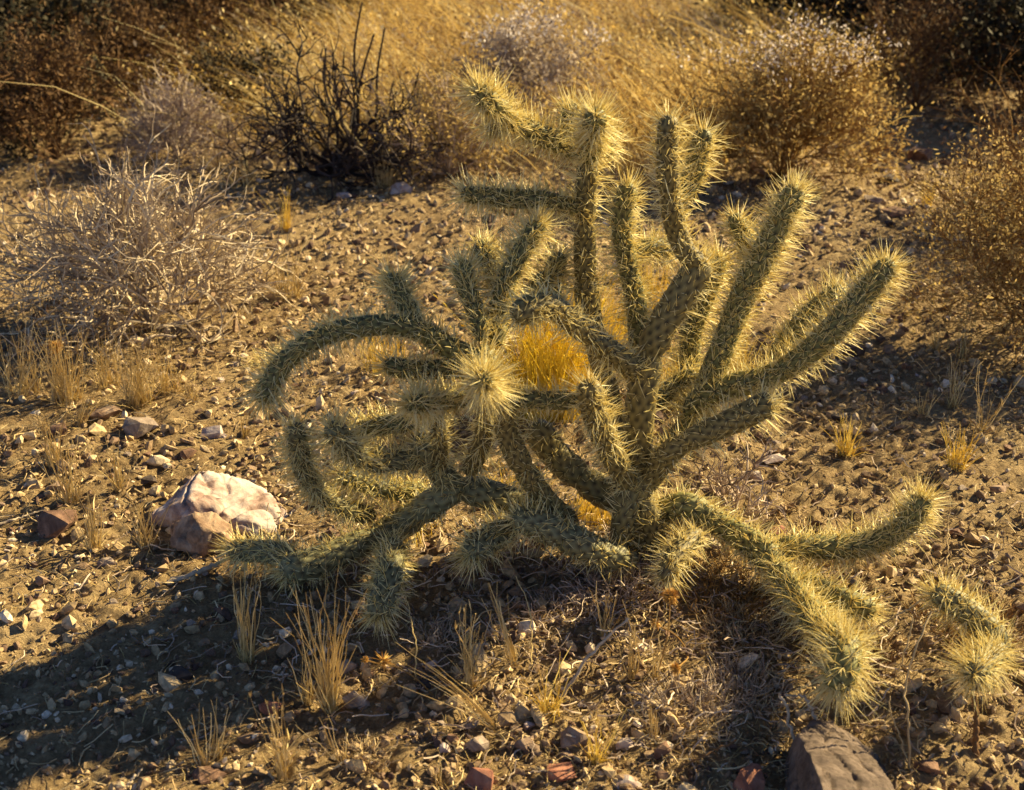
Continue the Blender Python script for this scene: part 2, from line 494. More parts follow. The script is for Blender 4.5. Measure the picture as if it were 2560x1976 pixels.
def build_weeds():
    n = 26000
    x, y = in_view_points(n, 0.95, 5.5, 1.1)
    dn = np.clip(1.6 * (vnoise(x / 0.22, y / 0.22, 41) + 0.5) - 0.35, 0.03, 1) * np.where(x > 0.55, 0.45, 1.0) * np.where((x < -0.1) & (y < 1.72 + 0.1 * x) & (y > 1.25), 0.22, 1.0)
    keep = dn > rng.random(n)
    x, y = x[keep], y[keep]; n = len(x)
    s = np.linspace(0, 1, 4)
    L = rng.uniform(0.008, 0.030, n)
    a = rng.uniform(0, 2 * math.pi, n); cu = rng.normal(0, 1.1, n)
    tilt = rng.uniform(0.2, 1.3, n)
    P = np.zeros((n, 4, 3))
    an = a[:, None] + cu[:, None] * s[None]
    P[:, :, 0] = x[:, None] + L[:, None] * np.cumsum(np.cos(an), 1) / 4 * np.cos(tilt)[:, None] * 1.2
    P[:, :, 1] = y[:, None] + L[:, None] * np.cumsum(np.sin(an), 1) / 4 * np.cos(tilt)[:, None] * 1.2
    P[:, :, 2] = ground_h(x, y)[:, None] + L[:, None] * (s - 0.3 * s ** 2)[None] * np.sin(tilt)[:, None]
    R = (rng.uniform(0.0005, 0.0010, n) * (0.7 + 0.18 * y))[:, None] * (1 - 0.6 * s)[None]
    V, Q = tubes(P, R, 3)
    o = link('dry_weeds', mesh_np('dry_weeds', V, Q=Q, mat=M['grass']))
    tag(o, 'short curly dry weeds sprouting all over the soil', 'weeds', kind='stuff')
def build_twig_litter():
    n = 1500
    x = rng.normal(0.16, 0.36, n); y = rng.normal(1.72, 0.2, n)
    s = np.linspace(-0.5, 0.5, 5)
    L = rng.uniform(0.012, 0.055, n); a = rng.uniform(0, 2 * math.pi, n); cu = rng.normal(0, 0.7, n)
    an = a[:, None] + cu[:, None] * s[None]
    P = np.zeros((n, 5, 3))
    P[:, :, 0] = x[:, None] + L[:, None] * s * np.cos(an)
    P[:, :, 1] = y[:, None] + L[:, None] * s * np.sin(an)
    P[:, :, 2] = ground_h(x, y)[:, None] + 0.004 + rng.uniform(0, 1, (n, 1)) ** 2 * 0.022 + rng.normal(0, 0.3, (n, 1)) * L[:, None] * s
    P[:, 1:4] += rng.normal(0, 0.0013, (n, 3, 3))
    R = rng.uniform(0.0005, 0.0013, n)[:, None] * np.ones((1, 5))
    V, Q = tubes(P, R, 3)
    o = link('twig_litter', mesh_np('twig_litter', V, Q=Q, mat=M['grey_twig']))
    tag(o, 'grey dead twig litter matted beneath the cactus', 'litter', kind='stuff')
build_gravel()
build_litter()
build_twig_litter()
build_weeds()

# ------------------------------------------------------------------ shrubs
def catmull(P, n):
    P = [Vector(p) for p in P]
    Q = [P[0] * 2 - P[1]] + P + [P[-1] * 2 - P[-2]]
    segs = len(P) - 1
    out_ = []
    for i in range(n):
        f = i / (n - 1) * segs
        k = min(int(f), segs - 1); t = f - k
        a, b, c, d = Q[k:k + 4]
        out_.append(0.5 * ((2 * b) + (c - a) * t + (2 * a - 5 * b + 4 * c - d) * t * t + (3 * b - a - 3 * c + d) * t ** 3))
    C = np.array([v[:] for v in out_])
    d = np.concatenate([[0], np.cumsum(np.linalg.norm(np.diff(C, axis=0), axis=1))])
    u = np.linspace(0, d[-1], n)
    return np.stack([np.interp(u, d, C[:, k]) for k in range(3)], 1), d[-1]

def grow(levels, seed, spread=0.6, gravity=0.0, wig=0.18, up=0.15):
    """polylines per level: levels = list of (count, length, radius). Returns list of (P, R)"""
    r_ = random.Random(seed)
    res = []
    starts = [(Vector((0, 0, 0)), None, 1.0)]
    for li, (cnt, ln, rad) in enumerate(levels):
        Ps, Rs, nxt = [], [], []
        for (base, bdir, sc_) in starts:
            for c in range(cnt if li == 0 else max(1, int(round(cnt * r_.uniform(0.6, 1.3))))):
                if bdir is None:
                    a = (c + r_.uniform(-0.4, 0.4)) / cnt * 2 * math.pi
                    el = r_.uniform(1 - spread, 1.0) * math.pi / 2
                    d = Vector((math.cos(a) * math.cos(el), math.sin(a) * math.cos(el), math.sin(el)))
                    b0 = base + Vector((d.x, d.y, 0)) * rad * 1.5
                else:
                    ax = Vector((r_.gauss(0, 1), r_.gauss(0, 1), r_.gauss(0, 1))).normalized()
                    d = (bdir + ax * r_.uniform(0.45, 0.95)).normalized()
                    d.z = d.z + up
                    d.normalize()
                    b0 = base
                L = ln * sc_ * r_.uniform(0.55, 1.25)
                p = b0.copy(); pts = [p.copy()]
                n = 5
                for k in range(1, n):
                    d = (d + Vector((r_.gauss(0, wig), r_.gauss(0, wig), r_.gauss(0, wig) - gravity))).normalized()
                    p = p + d * L / (n - 1)
                    if p.z < 0.006:
                        p.z = 0.006
                    pts.append(p.copy())
                Ps.append([q[:] for q in pts])
                rr = rad * r_.uniform(0.75, 1.2)
                Rs.append([rr * (1 - 0.6 * k / (n - 1)) for k in range(n)])
                if li + 1 < len(levels):
                    for k in (2, 3, 4, 4) if li < 2 else (3, 4):
                        if r_.random() < 0.8:
                            nxt.append((pts[k], d.copy(), r_.uniform(0.7, 1.1)))
        res.append((np.array(Ps), np.array(Rs)))
        starts = nxt
    return res

def leaf_mesh(name, pts, size, jitter, per, mat):
    n = len(pts) * per
    c = np.repeat(pts, per, 0) + rng.normal(0, jitter, (n, 3))
    c[:, 2] = np.clip(c[:, 2], 0.006, None)
    a = rng.normal(size=(n, 3)); a /= np.linalg.norm(a, axis=1, keepdims=True)
    b = np.cross(a, rng.normal(size=(n, 3))); b /= np.linalg.norm(b, axis=1, keepdims=True)
    s = (size * rng.uniform(0.5, 1.3, n))[:, None]
    V = np.stack([c - a * s, c + b * s * 0.45, c + a * s, c - b * s * 0.45], 1).reshape(-1, 3)
    Q = np.arange(n * 4).reshape(-1, 4)
    return mesh_np(name, V, Q=Q, mat=mat)

def shrub(name, px, py, label, levels, seed, tw, leaf=None, leaf_size=0.008, leaf_jit=0.02, leaf_per=3, flower=None, scale=1.0, group=None, cat='shrub', spread=0.7, wig=0.18, gravity=0.0, up=0.15, loc=None):
    p = loc if loc is not None else G(px, py)
    t = empty(name, p, label, cat, group)
    t.scale = (scale,) * 3
    gr = grow(levels, seed, spread, gravity, wig, up)
    half = max(1, len(gr) - 1)
    V, Q = join([tubes(P, R, 4 if i < 2 else 3) for i, (P, R) in enumerate(gr[:half])])
    link('branches', mesh_np(name + '_branches', V, Q=Q, mat=M[tw]), t)
    V, Q = tubes(gr[-1][0], gr[-1][1], 3)
    link('twigs', mesh_np(name + '_twigs', V, Q=Q, mat=M[tw]), t)['kind'] = 'stuff'
    if leaf:
        tips = gr[-1][0][:, 2:, :].reshape(-1, 3)
        link('leaves', leaf_mesh(name + '_leaves', tips, leaf_size, leaf_jit, leaf_per, M[leaf]), t)['kind'] = 'stuff'
    if flower:
        tips = gr[-1][0][:, -1, :]
        top = tips[tips[:, 2] > np.quantile(tips[:, 2], 0.86)]
        link('flower_heads', leaf_mesh(name + '_flowers', top, leaf_size * 0.9, leaf_jit * 0.6, 4, M[flower]), t)['kind'] = 'stuff'
    return t

# grey, bare, many-forked shrub on the left
shrub('twiggy_shrub', 380, 825, 'bare grey many-forked shrub in front of the charred shrub, left of the cactus',
      [(17, 0.20, 0.0056), (2, 0.155, 0.0038), (2, 0.12, 0.0027), (2, 0.085, 0.0017)], 11, 'tan_twig', spread=0.75, wig=0.26)
# charred shrub
char = shrub('charred_shrub', 830, 440, 'leafless blackened shrub with crooked burnt branches standing before the golden grass',
      [(15, 0.24, 0.010), (1, 0.19, 0.0062), (2, 0.13, 0.0038), (1, 0.08, 0.0026)], 5, 'black_twig', spread=0.95, wig=0.26, up=0.05)
for k_, (ex, ey, bx_) in enumerate(((935, 85, 862), (905, 5, 868), (962, 70, 930), (815, 120, 835))):
    b_ = G(bx_, 432); r_v = ray(ex, ey); e_ = r_v * ((b_.y + 0.02 * k_ - 0.04) / r_v.y) + Vector((0, 0, CAM_H))
    C_, _ = catmull([Vector((0, 0, 0)), (e_ - b_) * 0.35 + Vector((0.02 * (k_ % 2), 0.01, 0)), (e_ - b_) * 0.7 - Vector((0.012, 0, 0)), e_ - b_], 12)
    V, Q = tubes((C_ + np.array((b_ - char.location)[:]))[None], np.linspace(0.0072, 0.0030, 12)[None], 6)
    link('stem', mesh_np('charred_stem', V, Q=Q, mat=M['black_twig']), char)
# grey brush
shrub('grey_brush', 450, 400, 'low purplish grey brush with fine upright twigs, left of the charred shrub',
      [(26, 0.16, 0.003), (2, 0.11, 0.002), (2, 0.09, 0.0016)], 17, 'grey_twig', 'grey_leaf', 0.006, 0.015, 1, spread=0.8)
shrub('brown_bush', 140, 400, 'dark brown leafy bush at the left beside the low grey brush',
      [(18, 0.24, 0.004), (2, 0.16, 0.0026), (2, 0.12, 0.0018)], 23, 'brown_twig', 'brown_leaf', 0.010, 0.025, 3, spread=0.8)
shrub('straw_bush', 1120, 440, 'straw coloured bush of slanting stems between the charred shrub and the cactus',
      [(24, 0.20, 0.003), (2, 0.13, 0.0022), (2, 0.09, 0.0016)], 29, 'grey_twig', 'gold_leaf', 0.008, 0.02, 2, spread=0.75)
shrub('silver_bush', 1340, 330, 'silvery grey bush right behind the topmost cactus arm',
      [(20, 0.24, 0.003), (2, 0.15, 0.0022), (2, 0.10, 0.0016)], 31, 'grey_twig', 'grey_leaf', 0.010, 0.022, 3, 'white_leaf', spread=0.7)
shrub('flowering_bush', 1950, 450, 'golden brown bush with papery white flower heads, behind the cactus arms',
      [(30, 0.25, 0.0034), (3, 0.17, 0.0024), (2, 0.12, 0.0017)], 37, 'ginger_twig', 'gold_leaf', 0.008, 0.026, 2, 'white_leaf', spread=0.85)
shrub('ginger_bush', 2640, 830, 'fine ginger twigged bush shading the ground at the right edge',
      [(26, 0.22, 0.003), (2, 0.18, 0.002), (2, 0.14, 0.0014), (2, 0.09, 0.001)], 41, 'ginger_twig', 'gold_leaf', 0.006, 0.02, 2, spread=0.85)
shrub('ginger_bush', 2660, 560, 'rusty twigged bush behind the shading ginger bush at the right edge',
      [(22, 0.26, 0.003), (2, 0.19, 0.002), (2, 0.13, 0.0016)], 43, 'ginger_twig', 'brown_leaf', 0.006, 0.02, 2, spread=0.8)
shrub('scrub_bush', 620, 300, 'small dark scrub bush peeping over the left arm of the charred shrub',
      [(10, 0.18, 0.003), (2, 0.12, 0.002), (2, 0.08, 0.0015)], 47, 'black_twig', 'shaded_leaf', 0.010, 0.02, 3)

shrub('brown_bush', 330, 270, 'reddish brown bush between the low grey brush and the dark scrub above it',
      [(18, 0.24, 0.004), (2, 0.17, 0.0026), (2, 0.12, 0.0018)], 24, 'brown_twig', 'brown_leaf', 0.011, 0.025, 3, spread=0.8)
shrub('brown_bush', 560, 190, 'rusty brown bush at the left end of the golden grass',
      [(18, 0.26, 0.004), (2, 0.18, 0.0026), (2, 0.13, 0.0018)], 26, 'brown_twig', 'brown_leaf', 0.012, 0.028, 3, spread=0.8)
shrub('brown_bush', 2290, 270, 'rusty brown bush below the dark scrub, between the flowering bush and the right edge',
      [(16, 0.24, 0.004), (2, 0.18, 0.0026), (2, 0.13, 0.0018)], 28, 'brown_twig', 'brown_leaf', 0.010, 0.028, 2, spread=0.9)
# scrub packed along the top corners to darken them, shade put into its leaves
dark = shrub('shaded_scrub', 0, 0, 'dark leafy scrub', [(16, 0.34, 0.007), (2, 0.24, 0.004), (2, 0.17, 0.0028)], 53, 'brown_twig', 'shaded_leaf', 0.017, 0.04, 5, loc=Vector((0, 0, 0)), spread=0.85)
dark2 = shrub('shaded_scrub', 0, 0, 'dark leafy scrub', [(14, 0.30, 0.006), (2, 0.26, 0.004), (2, 0.18, 0.0028)], 59, 'brown_twig', 'shaded_leaf', 0.019, 0.045, 5, loc=Vector((0, 0, 0)), spread=0.7)
spots = [(30, 335, 0.75, 'dark scrub in the upper left, beside the dark brown bush and rising highest there'),
         (110, 150, 1.1, 'dark scrub second from the top left corner, above the tall one at the edge'), (330, 115, 1.05, 'low dark scrub third from the left along the upper rim of the view'), (560, 95, 1.1, 'dark scrub behind the upper left fringe of the golden grass'), (760, 45, 0.9, 'smaller dark scrub where the golden grass meets the upper left gloom'), (-60, 240, 1.2, 'large dark scrub cut by the left edge of the view, behind the dark brown bush'), (210, 225, 0.7, 'short dark scrub between the dark brown bush and the upper rim'),
         (930, -10, 0.9, 'dark scrub above the charred shrub at the upper rim'), (1180, -30, 0.9, 'dark scrub above the silvery bush at the upper rim'), (1450, -25, 0.7, 'small dark scrub at the upper rim right of the silvery bush'), (1620, 5, 0.7, 'small dark scrub at the upper rim straight above the upright cactus stems'),
         (430, 30, 1.2, 'dark scrub at the upper rim behind the two rusty brown bushes'), (640, 0, 1.1, 'dark scrub at the upper rim left of the one above the charred shrub'), (20, 40, 1.3, 'dark scrub filling the upper left corner'),
         (2100, 120, 1.15, 'big dark scrub just up and right of the flowering bush'), (2330, 135, 1.2, 'big dark scrub second from the upper right corner'), (2520, 160, 1.1, 'dark scrub under the upper right corner'), (2560, 280, 1.0, 'dark scrub at the right edge above the rusty twigged bush'), (2000, 60, 0.8, 'dark scrub at the right end of the golden grass, behind the flowering bush'), (2240, 40, 1.2, 'dark scrub at the upper rim left of the upper right corner'), (2450, 40, 1.2, 'dark scrub filling the upper right corner')]
for i, (px, py, s, lab) in enumerate(spots):
    src = dark if i % 2 == 0 else dark2
    o = src if i < 2 else copy_tree(src)
    o.location = G(px, py)
    o.scale = (s, s, s * 0.9)
    o.rotation_euler.z = i * 1.7
    o['label'] = lab
    o['group'] = 'dark scrub beyond the grass'

# ------------------------------------------------------------------ golden grass field at the back
def blades(n, x, y, hgt, lean, width, droop=0.5, K_=5):
    s = np.linspace(0, 1, K_)
    P = np.zeros((n, K_, 3))
    a = rng.uniform(0, 2 * math.pi, n)
    out_ = rng.uniform(0.05, 0.45, n)
    lx = lean[0] + np.cos(a) * out_; ly = lean[1] + np.sin(a) * out_
    cur = droop * s ** 2
    P[:, :, 0] = x[:, None] + hgt[:, None] * lx[:, None] * (s + cur)[None]
    P[:, :, 1] = y[:, None] + hgt[:, None] * ly[:, None] * (s + cur)[None]
    kink = rng.normal(0, 0.02, (n, K_, 2)) * hgt[:, None, None] * s[None, :, None]
    P[:, :, :2] += kink
    P[:, :, 2] = ground_h(x, y)[:, None] + hgt[:, None] * (s - 0.22 * s ** 3)[None]
    W = width[:, None] * (1 - 0.75 * s)[None]
    return P, W

def build_field():
    nc_ = 2600
    cy = 4.0 * (11.5 / 4.0) ** rng.random(nc_); cx = rng.uniform(-1, 1, nc_) * 0.5 * (cy + 0.5)
    u = cx / (cy * 0.42)
    edge = 4.25 + 0.6 * vnoise(cx / 0.5, cy / 0.9, 61) + 3.2 * np.clip(u - 0.45, 0, 1) + 0.5 * np.clip(-u - 0.55, 0, 1)
    dens = np.clip((cy - edge) / 0.5, 0.0, 1) * np.clip(1.15 - 0.9 * np.abs(u - 0.05) ** 2, 0.15, 1) * np.clip(1.0 - np.clip(-u - 0.25, 0, 1) * 2.2, 0.08, 1)
    dens *= 0.35 + 0.9 * (vnoise(cx / 0.7, cy / 0.9, 64) + 0.5)
    keep = dens > rng.random(nc_)
    cx, cy = cx[keep], cy[keep]; nc_ = len(cx)
    tone = rng.choice(4, nc_, p=[0.5, 0.22, 0.16, 0.12]) 
    hc = rng.uniform(0.16, 0.46, nc_); nb_ = rng.integers(20, 58, nc_)
    idx = np.repeat(np.arange(nc_), nb_); n = len(idx)
    sg = rng.uniform(0.04, 0.13, nc_)[idx]
    ox = rng.normal(0, 1, n) * sg; oy = rng.normal(0, 1, n) * sg
    x = cx[idx] + ox; y = cy[idx] + oy
    h = hc[idx] * rng.uniform(0.35, 1.1, n)
    wl = rng.uniform(-0.5, -0.1, nc_)[idx]
    P, W = blades(n, x, y, h, (-0.0, 0.0), rng.uniform(0.0010, 0.0024, n), 0.4)
    s = np.linspace(0, 1, P.shape[1])
    P[:, :, 0] += (h * (wl + 2.2 * ox))[:, None] * (s + 0.4 * s ** 2)[None]
    P[:, :, 1] += (h * 2.2 * oy)[:, None] * (s + 0.4 * s ** 2)[None]
    P[:, 1:, :] += np.cumsum(rng.normal(0, 0.03, (n, P.shape[1] - 1, 3)), 1) * h[:, None, None]
    V, Q = ribbons(P, W)
    mi = [np.repeat(tone[idx], P.shape[1] - 1)]
    m_ = int(n * 1.3)
    j = rng.integers(0, n, m_)
    c = P[j, rng.integers(2, 5, m_)] + rng.normal(0, 0.012, (m_, 3))
    a = rng.normal(size=(m_, 3)); a /= np.linalg.norm(a, axis=1, keepdims=True)
    b = np.cross(a, rng.normal(size=(m_, 3))); b /= np.linalg.norm(b, axis=1, keepdims=True)
    sz = rng.uniform(0.004, 0.014, m_)[:, None]
    V2 = np.stack([c - a * sz, c + b * sz * 0.5, c + a * sz, c - b * sz * 0.5], 1).reshape(-1, 3)
    mi.append(tone[idx[j]])
    V, Q = join([(V, Q), (V2, np.arange(m_ * 4).reshape(-1, 4))])
    me = mesh_np('grass', V, Q=Q, mat=M['field'])
    for k in ('grass', 'field_brown', 'grey_leaf'):
        me.materials.append(M[k])
    me.polygons.foreach_set('material_index', np.concatenate(mi).astype(np.int32))
    o = link('grass', me)
    tag(o, 'tall golden dry grass leaning over behind the cactus', 'grass', kind='stuff')
build_field()

# ------------------------------------------------------------------ the cactus
cactus = empty('cholla_cactus', G(1595, 1385), 'spiny green cholla cactus with many sprawling jointed arms in the sunlit clearing', 'cactus')
CB = np.array(cactus.location)

def spine_mesh(O, Dr, L, rad):
    n = len(O)
    bend = rng.normal(0, 0.05, (n, 3))
    s = np.array([0, 0.5, 1.0])
    P = O[:, None] + Dr[:, None] * (L[:, None] * s)[:, :, None] + bend[:, None] * (L[:, None] * s ** 2)[:, :, None]
    R = rad[:, None] * np.array([1.0, 0.8, 0.18])[None]
    return tubes(P, R, 3)

def segment(pts, rpx, dens=9, sl=0.040, tip=True, n_around=9, relief=0.24, tipn=46, mat='cactus'):
    """one joint of the cactus: a tubercled stem and its spines"""
    mid = pts[len(pts) // 2]
    sl = sl * 0.85; dens = dens * (0.8 if mat == 'old' else 1.0)
    r0 = rpx * mpp(mid) * 0.83
    _, L = catmull(pts, 60)
    n = max(14, int(L / 0.0026))
    C, L = catmull(pts, n)
    Tn = np.gradient(C, axis=0); Tn /= np.linalg.norm(Tn, axis=1, keepdims=True)
    A = np.zeros_like(C)
    ref = np.array([0.31, -0.72, 0.62]); a = np.cross(Tn[0], ref)
    if np.linalg.norm(a) < 0.2: a = np.cross(Tn[0], np.array([1.0, 0, 0]))
    a /= np.linalg.norm(a)
    for i in range(n):
        a = a - Tn[i] * np.dot(a, Tn[i]); a /= np.linalg.norm(a); A[i] = a
    B = np.cross(Tn, A)
    s = np.linspace(0, L, n)
    cap = min(r0 * 1.25, L * 0.45)
    prof = np.ones(n)
    z = np.clip((s - (L - cap)) / cap, 0, 1); prof *= np.sqrt(np.clip(1 - z * z, 0.0004, 1))
    zb = np.clip(s / min(r0 * 1.6, L * 0.4), 0, 1); prof *= 0.62 + 0.38 * zb * zb * (3 - 2 * zb)
    prof *= 1 + 0.05 * np.sin(s / 0.07 * 2 + rng.uniform(0, 6)) + 0.04 * np.sin(s / 0.031 + rng.uniform(0, 6))
    if mat != 'cactus' and L > 0.2:
        prof *= 1 - 0.2 * np.exp(-((s - L * rng.uniform(0.4, 0.6)) / 0.011) ** 2)
    S = 40
    th = np.arange(S) * 2 * math.pi / S
    rr = r0 * prof
    asp = 0.0285 * (r0 / 0.024) ** 0.5
    tw = rng.uniform(-6, 6)
    ph = rng.uniform(0, 1, 2)
    u = s[:, None] / asp + ph[0] + 0 * th[None]
    v = th[None] * n_around / (2 * math.pi) + tw * s[:, None] + ph[1]
    i0 = np.floor(u * 2)
    hb = np.zeros_like(u); ar = np.zeros_like(u)
    lat = 2 * math.pi * r0 / n_around
    for k in (-1, 0, 1, 2):
        i = i0 + k
        du = (u - i / 2) * asp
        off = 0.5 * np.mod(i, 2)
        dv = ((v - off) - np.round(v - off)) * lat
        h_ = np.clip(1 - (du / (0.60 * asp)) ** 2 - (dv / (0.56 * lat)) ** 2, 0, 1) ** 0.7
        hb = np.maximum(hb, h_)
        ar = np.maximum(ar, np.exp(-((du - 0.27 * asp) ** 2 / 0.0046 ** 2 + dv ** 2 / 0.0036 ** 2)))
    N = A[:, None] * np.cos(th)[None, :, None] + B[:, None] * np.sin(th)[None, :, None]
    Rv = rr[:, None] * (0.92 + relief * hb - 0.05 * ar)
    V = (C[:, None] + N * Rv[:, :, None]).reshape(-1, 3)
    V = np.concatenate([V, C[-1:] + Tn[-1:] * 0.0005]) - CB
    i = np.arange(n - 1)[:, None] * S; j = np.arange(S)[None]; j2 = (j + 1) % S
    Q = np.stack([i + j, i + j2, i + S + j2, i + S + j], -1).reshape(-1, 4)
    last = (n - 1) * S
    T = np.stack([last + np.arange(S), last + (np.arange(S) + 1) % S, np.full(S, n * S)], 1)
    me = mesh_np('stem_segment', V, T=T, Q=Q, mat=M[mat], smooth=True,
                 attrs={'areole': np.concatenate([ar.ravel(), [0.2]]), 'tubercle': np.concatenate([hb.ravel(), [0.5]])})
    seg = link('stem_segment', me, cactus)
    # spines
    O, Dr, Ls, Rs = [], [], [], []
    imax = int(2 * (L / asp + ph[0])) + 1
    for ii in range(int(2 * ph[0]) - 1, imax + 1):
        sa = (ii / 2 - ph[0]) * asp + 0.27 * asp
        if sa < 0.25 * r0 or sa > L - 0.1 * r0:
            continue
        k = min(n - 1, int(sa / L * (n - 1)))
        for jn in range(n_around):
            tt = (jn + 0.5 * (ii % 2) - tw * sa - ph[1]) * 2 * math.pi / n_around
            nv = A[k] * math.cos(tt) + B[k] * math.sin(tt)
            slope = (rr[max(k - 3, 0)] - rr[min(k + 3, n - 1)]) / (6 * L / n) if k > 2 else 0
            nn = nv + Tn[k] * np.clip(slope, 0, 3); nn /= np.linalg.norm(nn)
            o = C[k] + nv * rr[k] * 1.0
            young = 0.75 + 0.5 * sa / L
            cent = rng.poisson(dens * 0.34 * young)
            rad_ = rng.poisson(dens * 0.30 * young)
            for q in range(cent + rad_):
                w = rng.normal(size=3); w -= nn * np.dot(w, nn); w /= np.linalg.norm(w) + 1e-9
                central = q < cent
                sp = abs(rng.normal(0, 0.75)) if central else rng.uniform(1.0, 2.6)
                d = nn + w * sp + Tn[k] * (0.28 if central else 0.45)
                d /= np.linalg.norm(d)
                if np.dot(d, nv) < 0.12: d = d + nv * 0.33; d /= np.linalg.norm(d)
                O.append(o + w * 0.0015); Dr.append(d)
                Ls.append(sl * (rng.uniform(0.4, 1.35) if central else rng.uniform(0.35, 0.75)) * (0.85 + 0.3 * sa / L))
                Rs.append(rng.uniform(0.00052, 0.00095) if central else rng.uniform(0.00042, 0.00068))
    if tip:
        for _ in range(int(tipn * 0.55)):
            w = rng.normal(size=3); w /= np.linalg.norm(w)
            d = Tn[-1] * rng.uniform(0.5, 1.6) + w * 0.85; d /= np.linalg.norm(d)
            if np.dot(d, Tn[-1]) < 0.0: d = -d
            lat_ = d - Tn[-1] * np.dot(d, Tn[-1])
            o_ = C[-1] - Tn[-1] * r0 * (0.08 + 0.6 * np.dot(lat_, lat_)) + lat_ * r0 * rng.uniform(0.3, 0.9)
            d = d + rng.normal(0, 0.35, 3); d /= np.linalg.norm(d)
            O.append(o_); Dr.append(d)
            Ls.append(sl * rng.uniform(0.4, 1.3)); Rs.append(rng.uniform(0.0005, 0.00085))
    if O:
        V, Q = spine_mesh(np.array(O) - CB, np.array(Dr), np.array(Ls), np.array(Rs))
        so = link('spines', mesh_np('spines', V, Q=Q, mat=M['spine']), seg)
        so['kind'] = 'stuff'
    return seg

def SD(*a): return [D(*p) for p in a]
def SG(*a): return [G(*p) for p in a]

# trunk and the stout right-hand stem
segment(SD((1600, 1400, 0.0), (1596, 1330, 0), (1590, 1240, 0), (1588, 1160, 0)), 52, 4, 0.03, False, mat='old')
segment(SD((1560, 1395, -.02), (1556, 1330, -.03), (1572, 1255, -.02), (1590, 1190, 0)), 36, 5, 0.03, False, mat='old')
segment(SD((1640, 1390, -.01), (1632, 1330, -.02), (1612, 1262, -.02), (1596, 1200, 0)), 32, 5, 0.03, False, mat='old')
segment(SD((1590, 1180, 0), (1596, 1090, 0), (1603, 1000, 0), (1622, 895, .01), (1655, 815, .015), (1692, 755, .02), (1764, 645, .03)), 41, 4.5, 0.032, True, 9, tipn=60, mat='old')
segment(SD((1764, 662, .03), (1722, 640, .02), (1694, 585, .02), (1680, 520, .01), (1668, 420, 0), (1672, 288, -.01)), 30, 7, 0.036, mat='old')
segment(SD((1700, 500, .05), (1728, 450, .07), (1748, 375, .07), (1764, 325, .06)), 27, 9, 0.036)
# tall central stem and its arms
segment(SD((1548, 1180, .10), (1530, 1050, .12), (1505, 920, .13), (1475, 800, .13), (1463, 690, .13)), 32, 5, 0.034, False, mat='old')
segment(SD((1464, 720, .13), (1462, 620, .13), (1463, 516, .12), (1470, 400, .11)), 30, 6, 0.034, True, mat='old')
segment(SD((1472, 405, .11), (1482, 345, .07), (1490, 285, .0)), 31, 14, 0.036, tipn=110)
segment(SD((1476, 390, .12), (1432, 374, .12), (1360, 342, .10), (1296, 314, .09)), 28, 11, 0.036)
segment(SD((1300, 322, .09), (1262, 288, .07), (1226, 256, .04), (1186, 222, .02)), 29, 12, 0.038, tipn=70)
segment(SD((1275, 315, .10), (1245, 318, .09), (1222, 326, .07)), 20, 11, 0.032)
segment(SD((1440, 355, .13), (1428, 310, .14), (1430, 262, .13)), 26, 12, 0.034)
segment(SD((1490, 390, .13), (1520, 365, .15), (1540, 330, .16)), 22, 10, 0.034)
segment(SD((1458, 522, .12), (1420, 515, .11), (1356, 500, .09), (1276, 497, .08), (1205, 490, .06), (1150, 484, .05)), 25, 8, 0.036)
segment(SD((1600, 900, .16), (1590, 760, .17), (1566, 650, .18), (1554, 545, .18), (1574, 455, .19)), 28, 8, 0.036)
segment(SD((1580, 640, .20), (1620, 618, .22), (1685, 622, .25)), 25, 9, 0.036)
# right-hand arms
segment(SD((1640, 1160, .07), (1700, 1090, .10), (1752, 1020, .10), (1790, 910, .11), (1862, 730, .13), (1924, 606, .14), (1996, 462, .15)), 34, 12, 0.036, True, 9, tipn=80)
segment(SD((1890, 665, .17), (1868, 610, .19), (1830, 535, .20)), 25, 10, 0.036)
segment(SD((1720, 1050, .09), (1752, 1000, .08), (1820, 970, .07), (1936, 936, .06), (2044, 862, .05), (2138, 762, .05), (2232, 650, .05)), 33, 12, 0.036, True, 9, tipn=80)
segment(SD((1930, 900, .2), (1990, 825, .21), (2050, 765, .22), (2110, 718, .23)), 27, 10, 0.036)
segment(SD((1690, 1020, .19), (1722, 920, .20), (1728, 830, .21), (1760, 745, .22), (1800, 640, .22)), 28, 11, 0.038)
segment(SD((1640, 1010, .12), (1690, 960, .14), (1745, 935, .14)), 24, 9, 0.034)
segment(SD((1602, 1230, 0), (1640, 1175, -.02), (1692, 1118, -.05), (1804, 1066, -.07), (1880, 1030, -.08), (1940, 996, -.08)), 34, 6, 0.032, True, 9, tipn=60, mat='old')
# arms off the stem to the left
segment(SD((1600, 945, 0), (1560, 905, -.02), (1500, 862, -.05), (1437, 812, -.08), (1385, 770, -.10), (1330, 768, -.12), (1282, 800, -.14)), 33, 8, 0.034, tipn=70, mat='old')
segment(SD((1585, 1225, 0), (1555, 1180, -.03), (1518, 1112, -.07), (1482, 1020, -.11), (1474, 958, -.14)), 35, 7, 0.034, tipn=80, mat='old')
segment(SD((1580, 1260, .03), (1500, 1226, .05), (1400, 1150, .06), (1330, 1060, .05)), 42, 4, 0.03, mat='old')
segment(SD((1445, 1002, -.08), (1380, 1002, -.09), (1310, 998, -.10), (1230, 985, -.11)), 27, 7, 0.034, False)
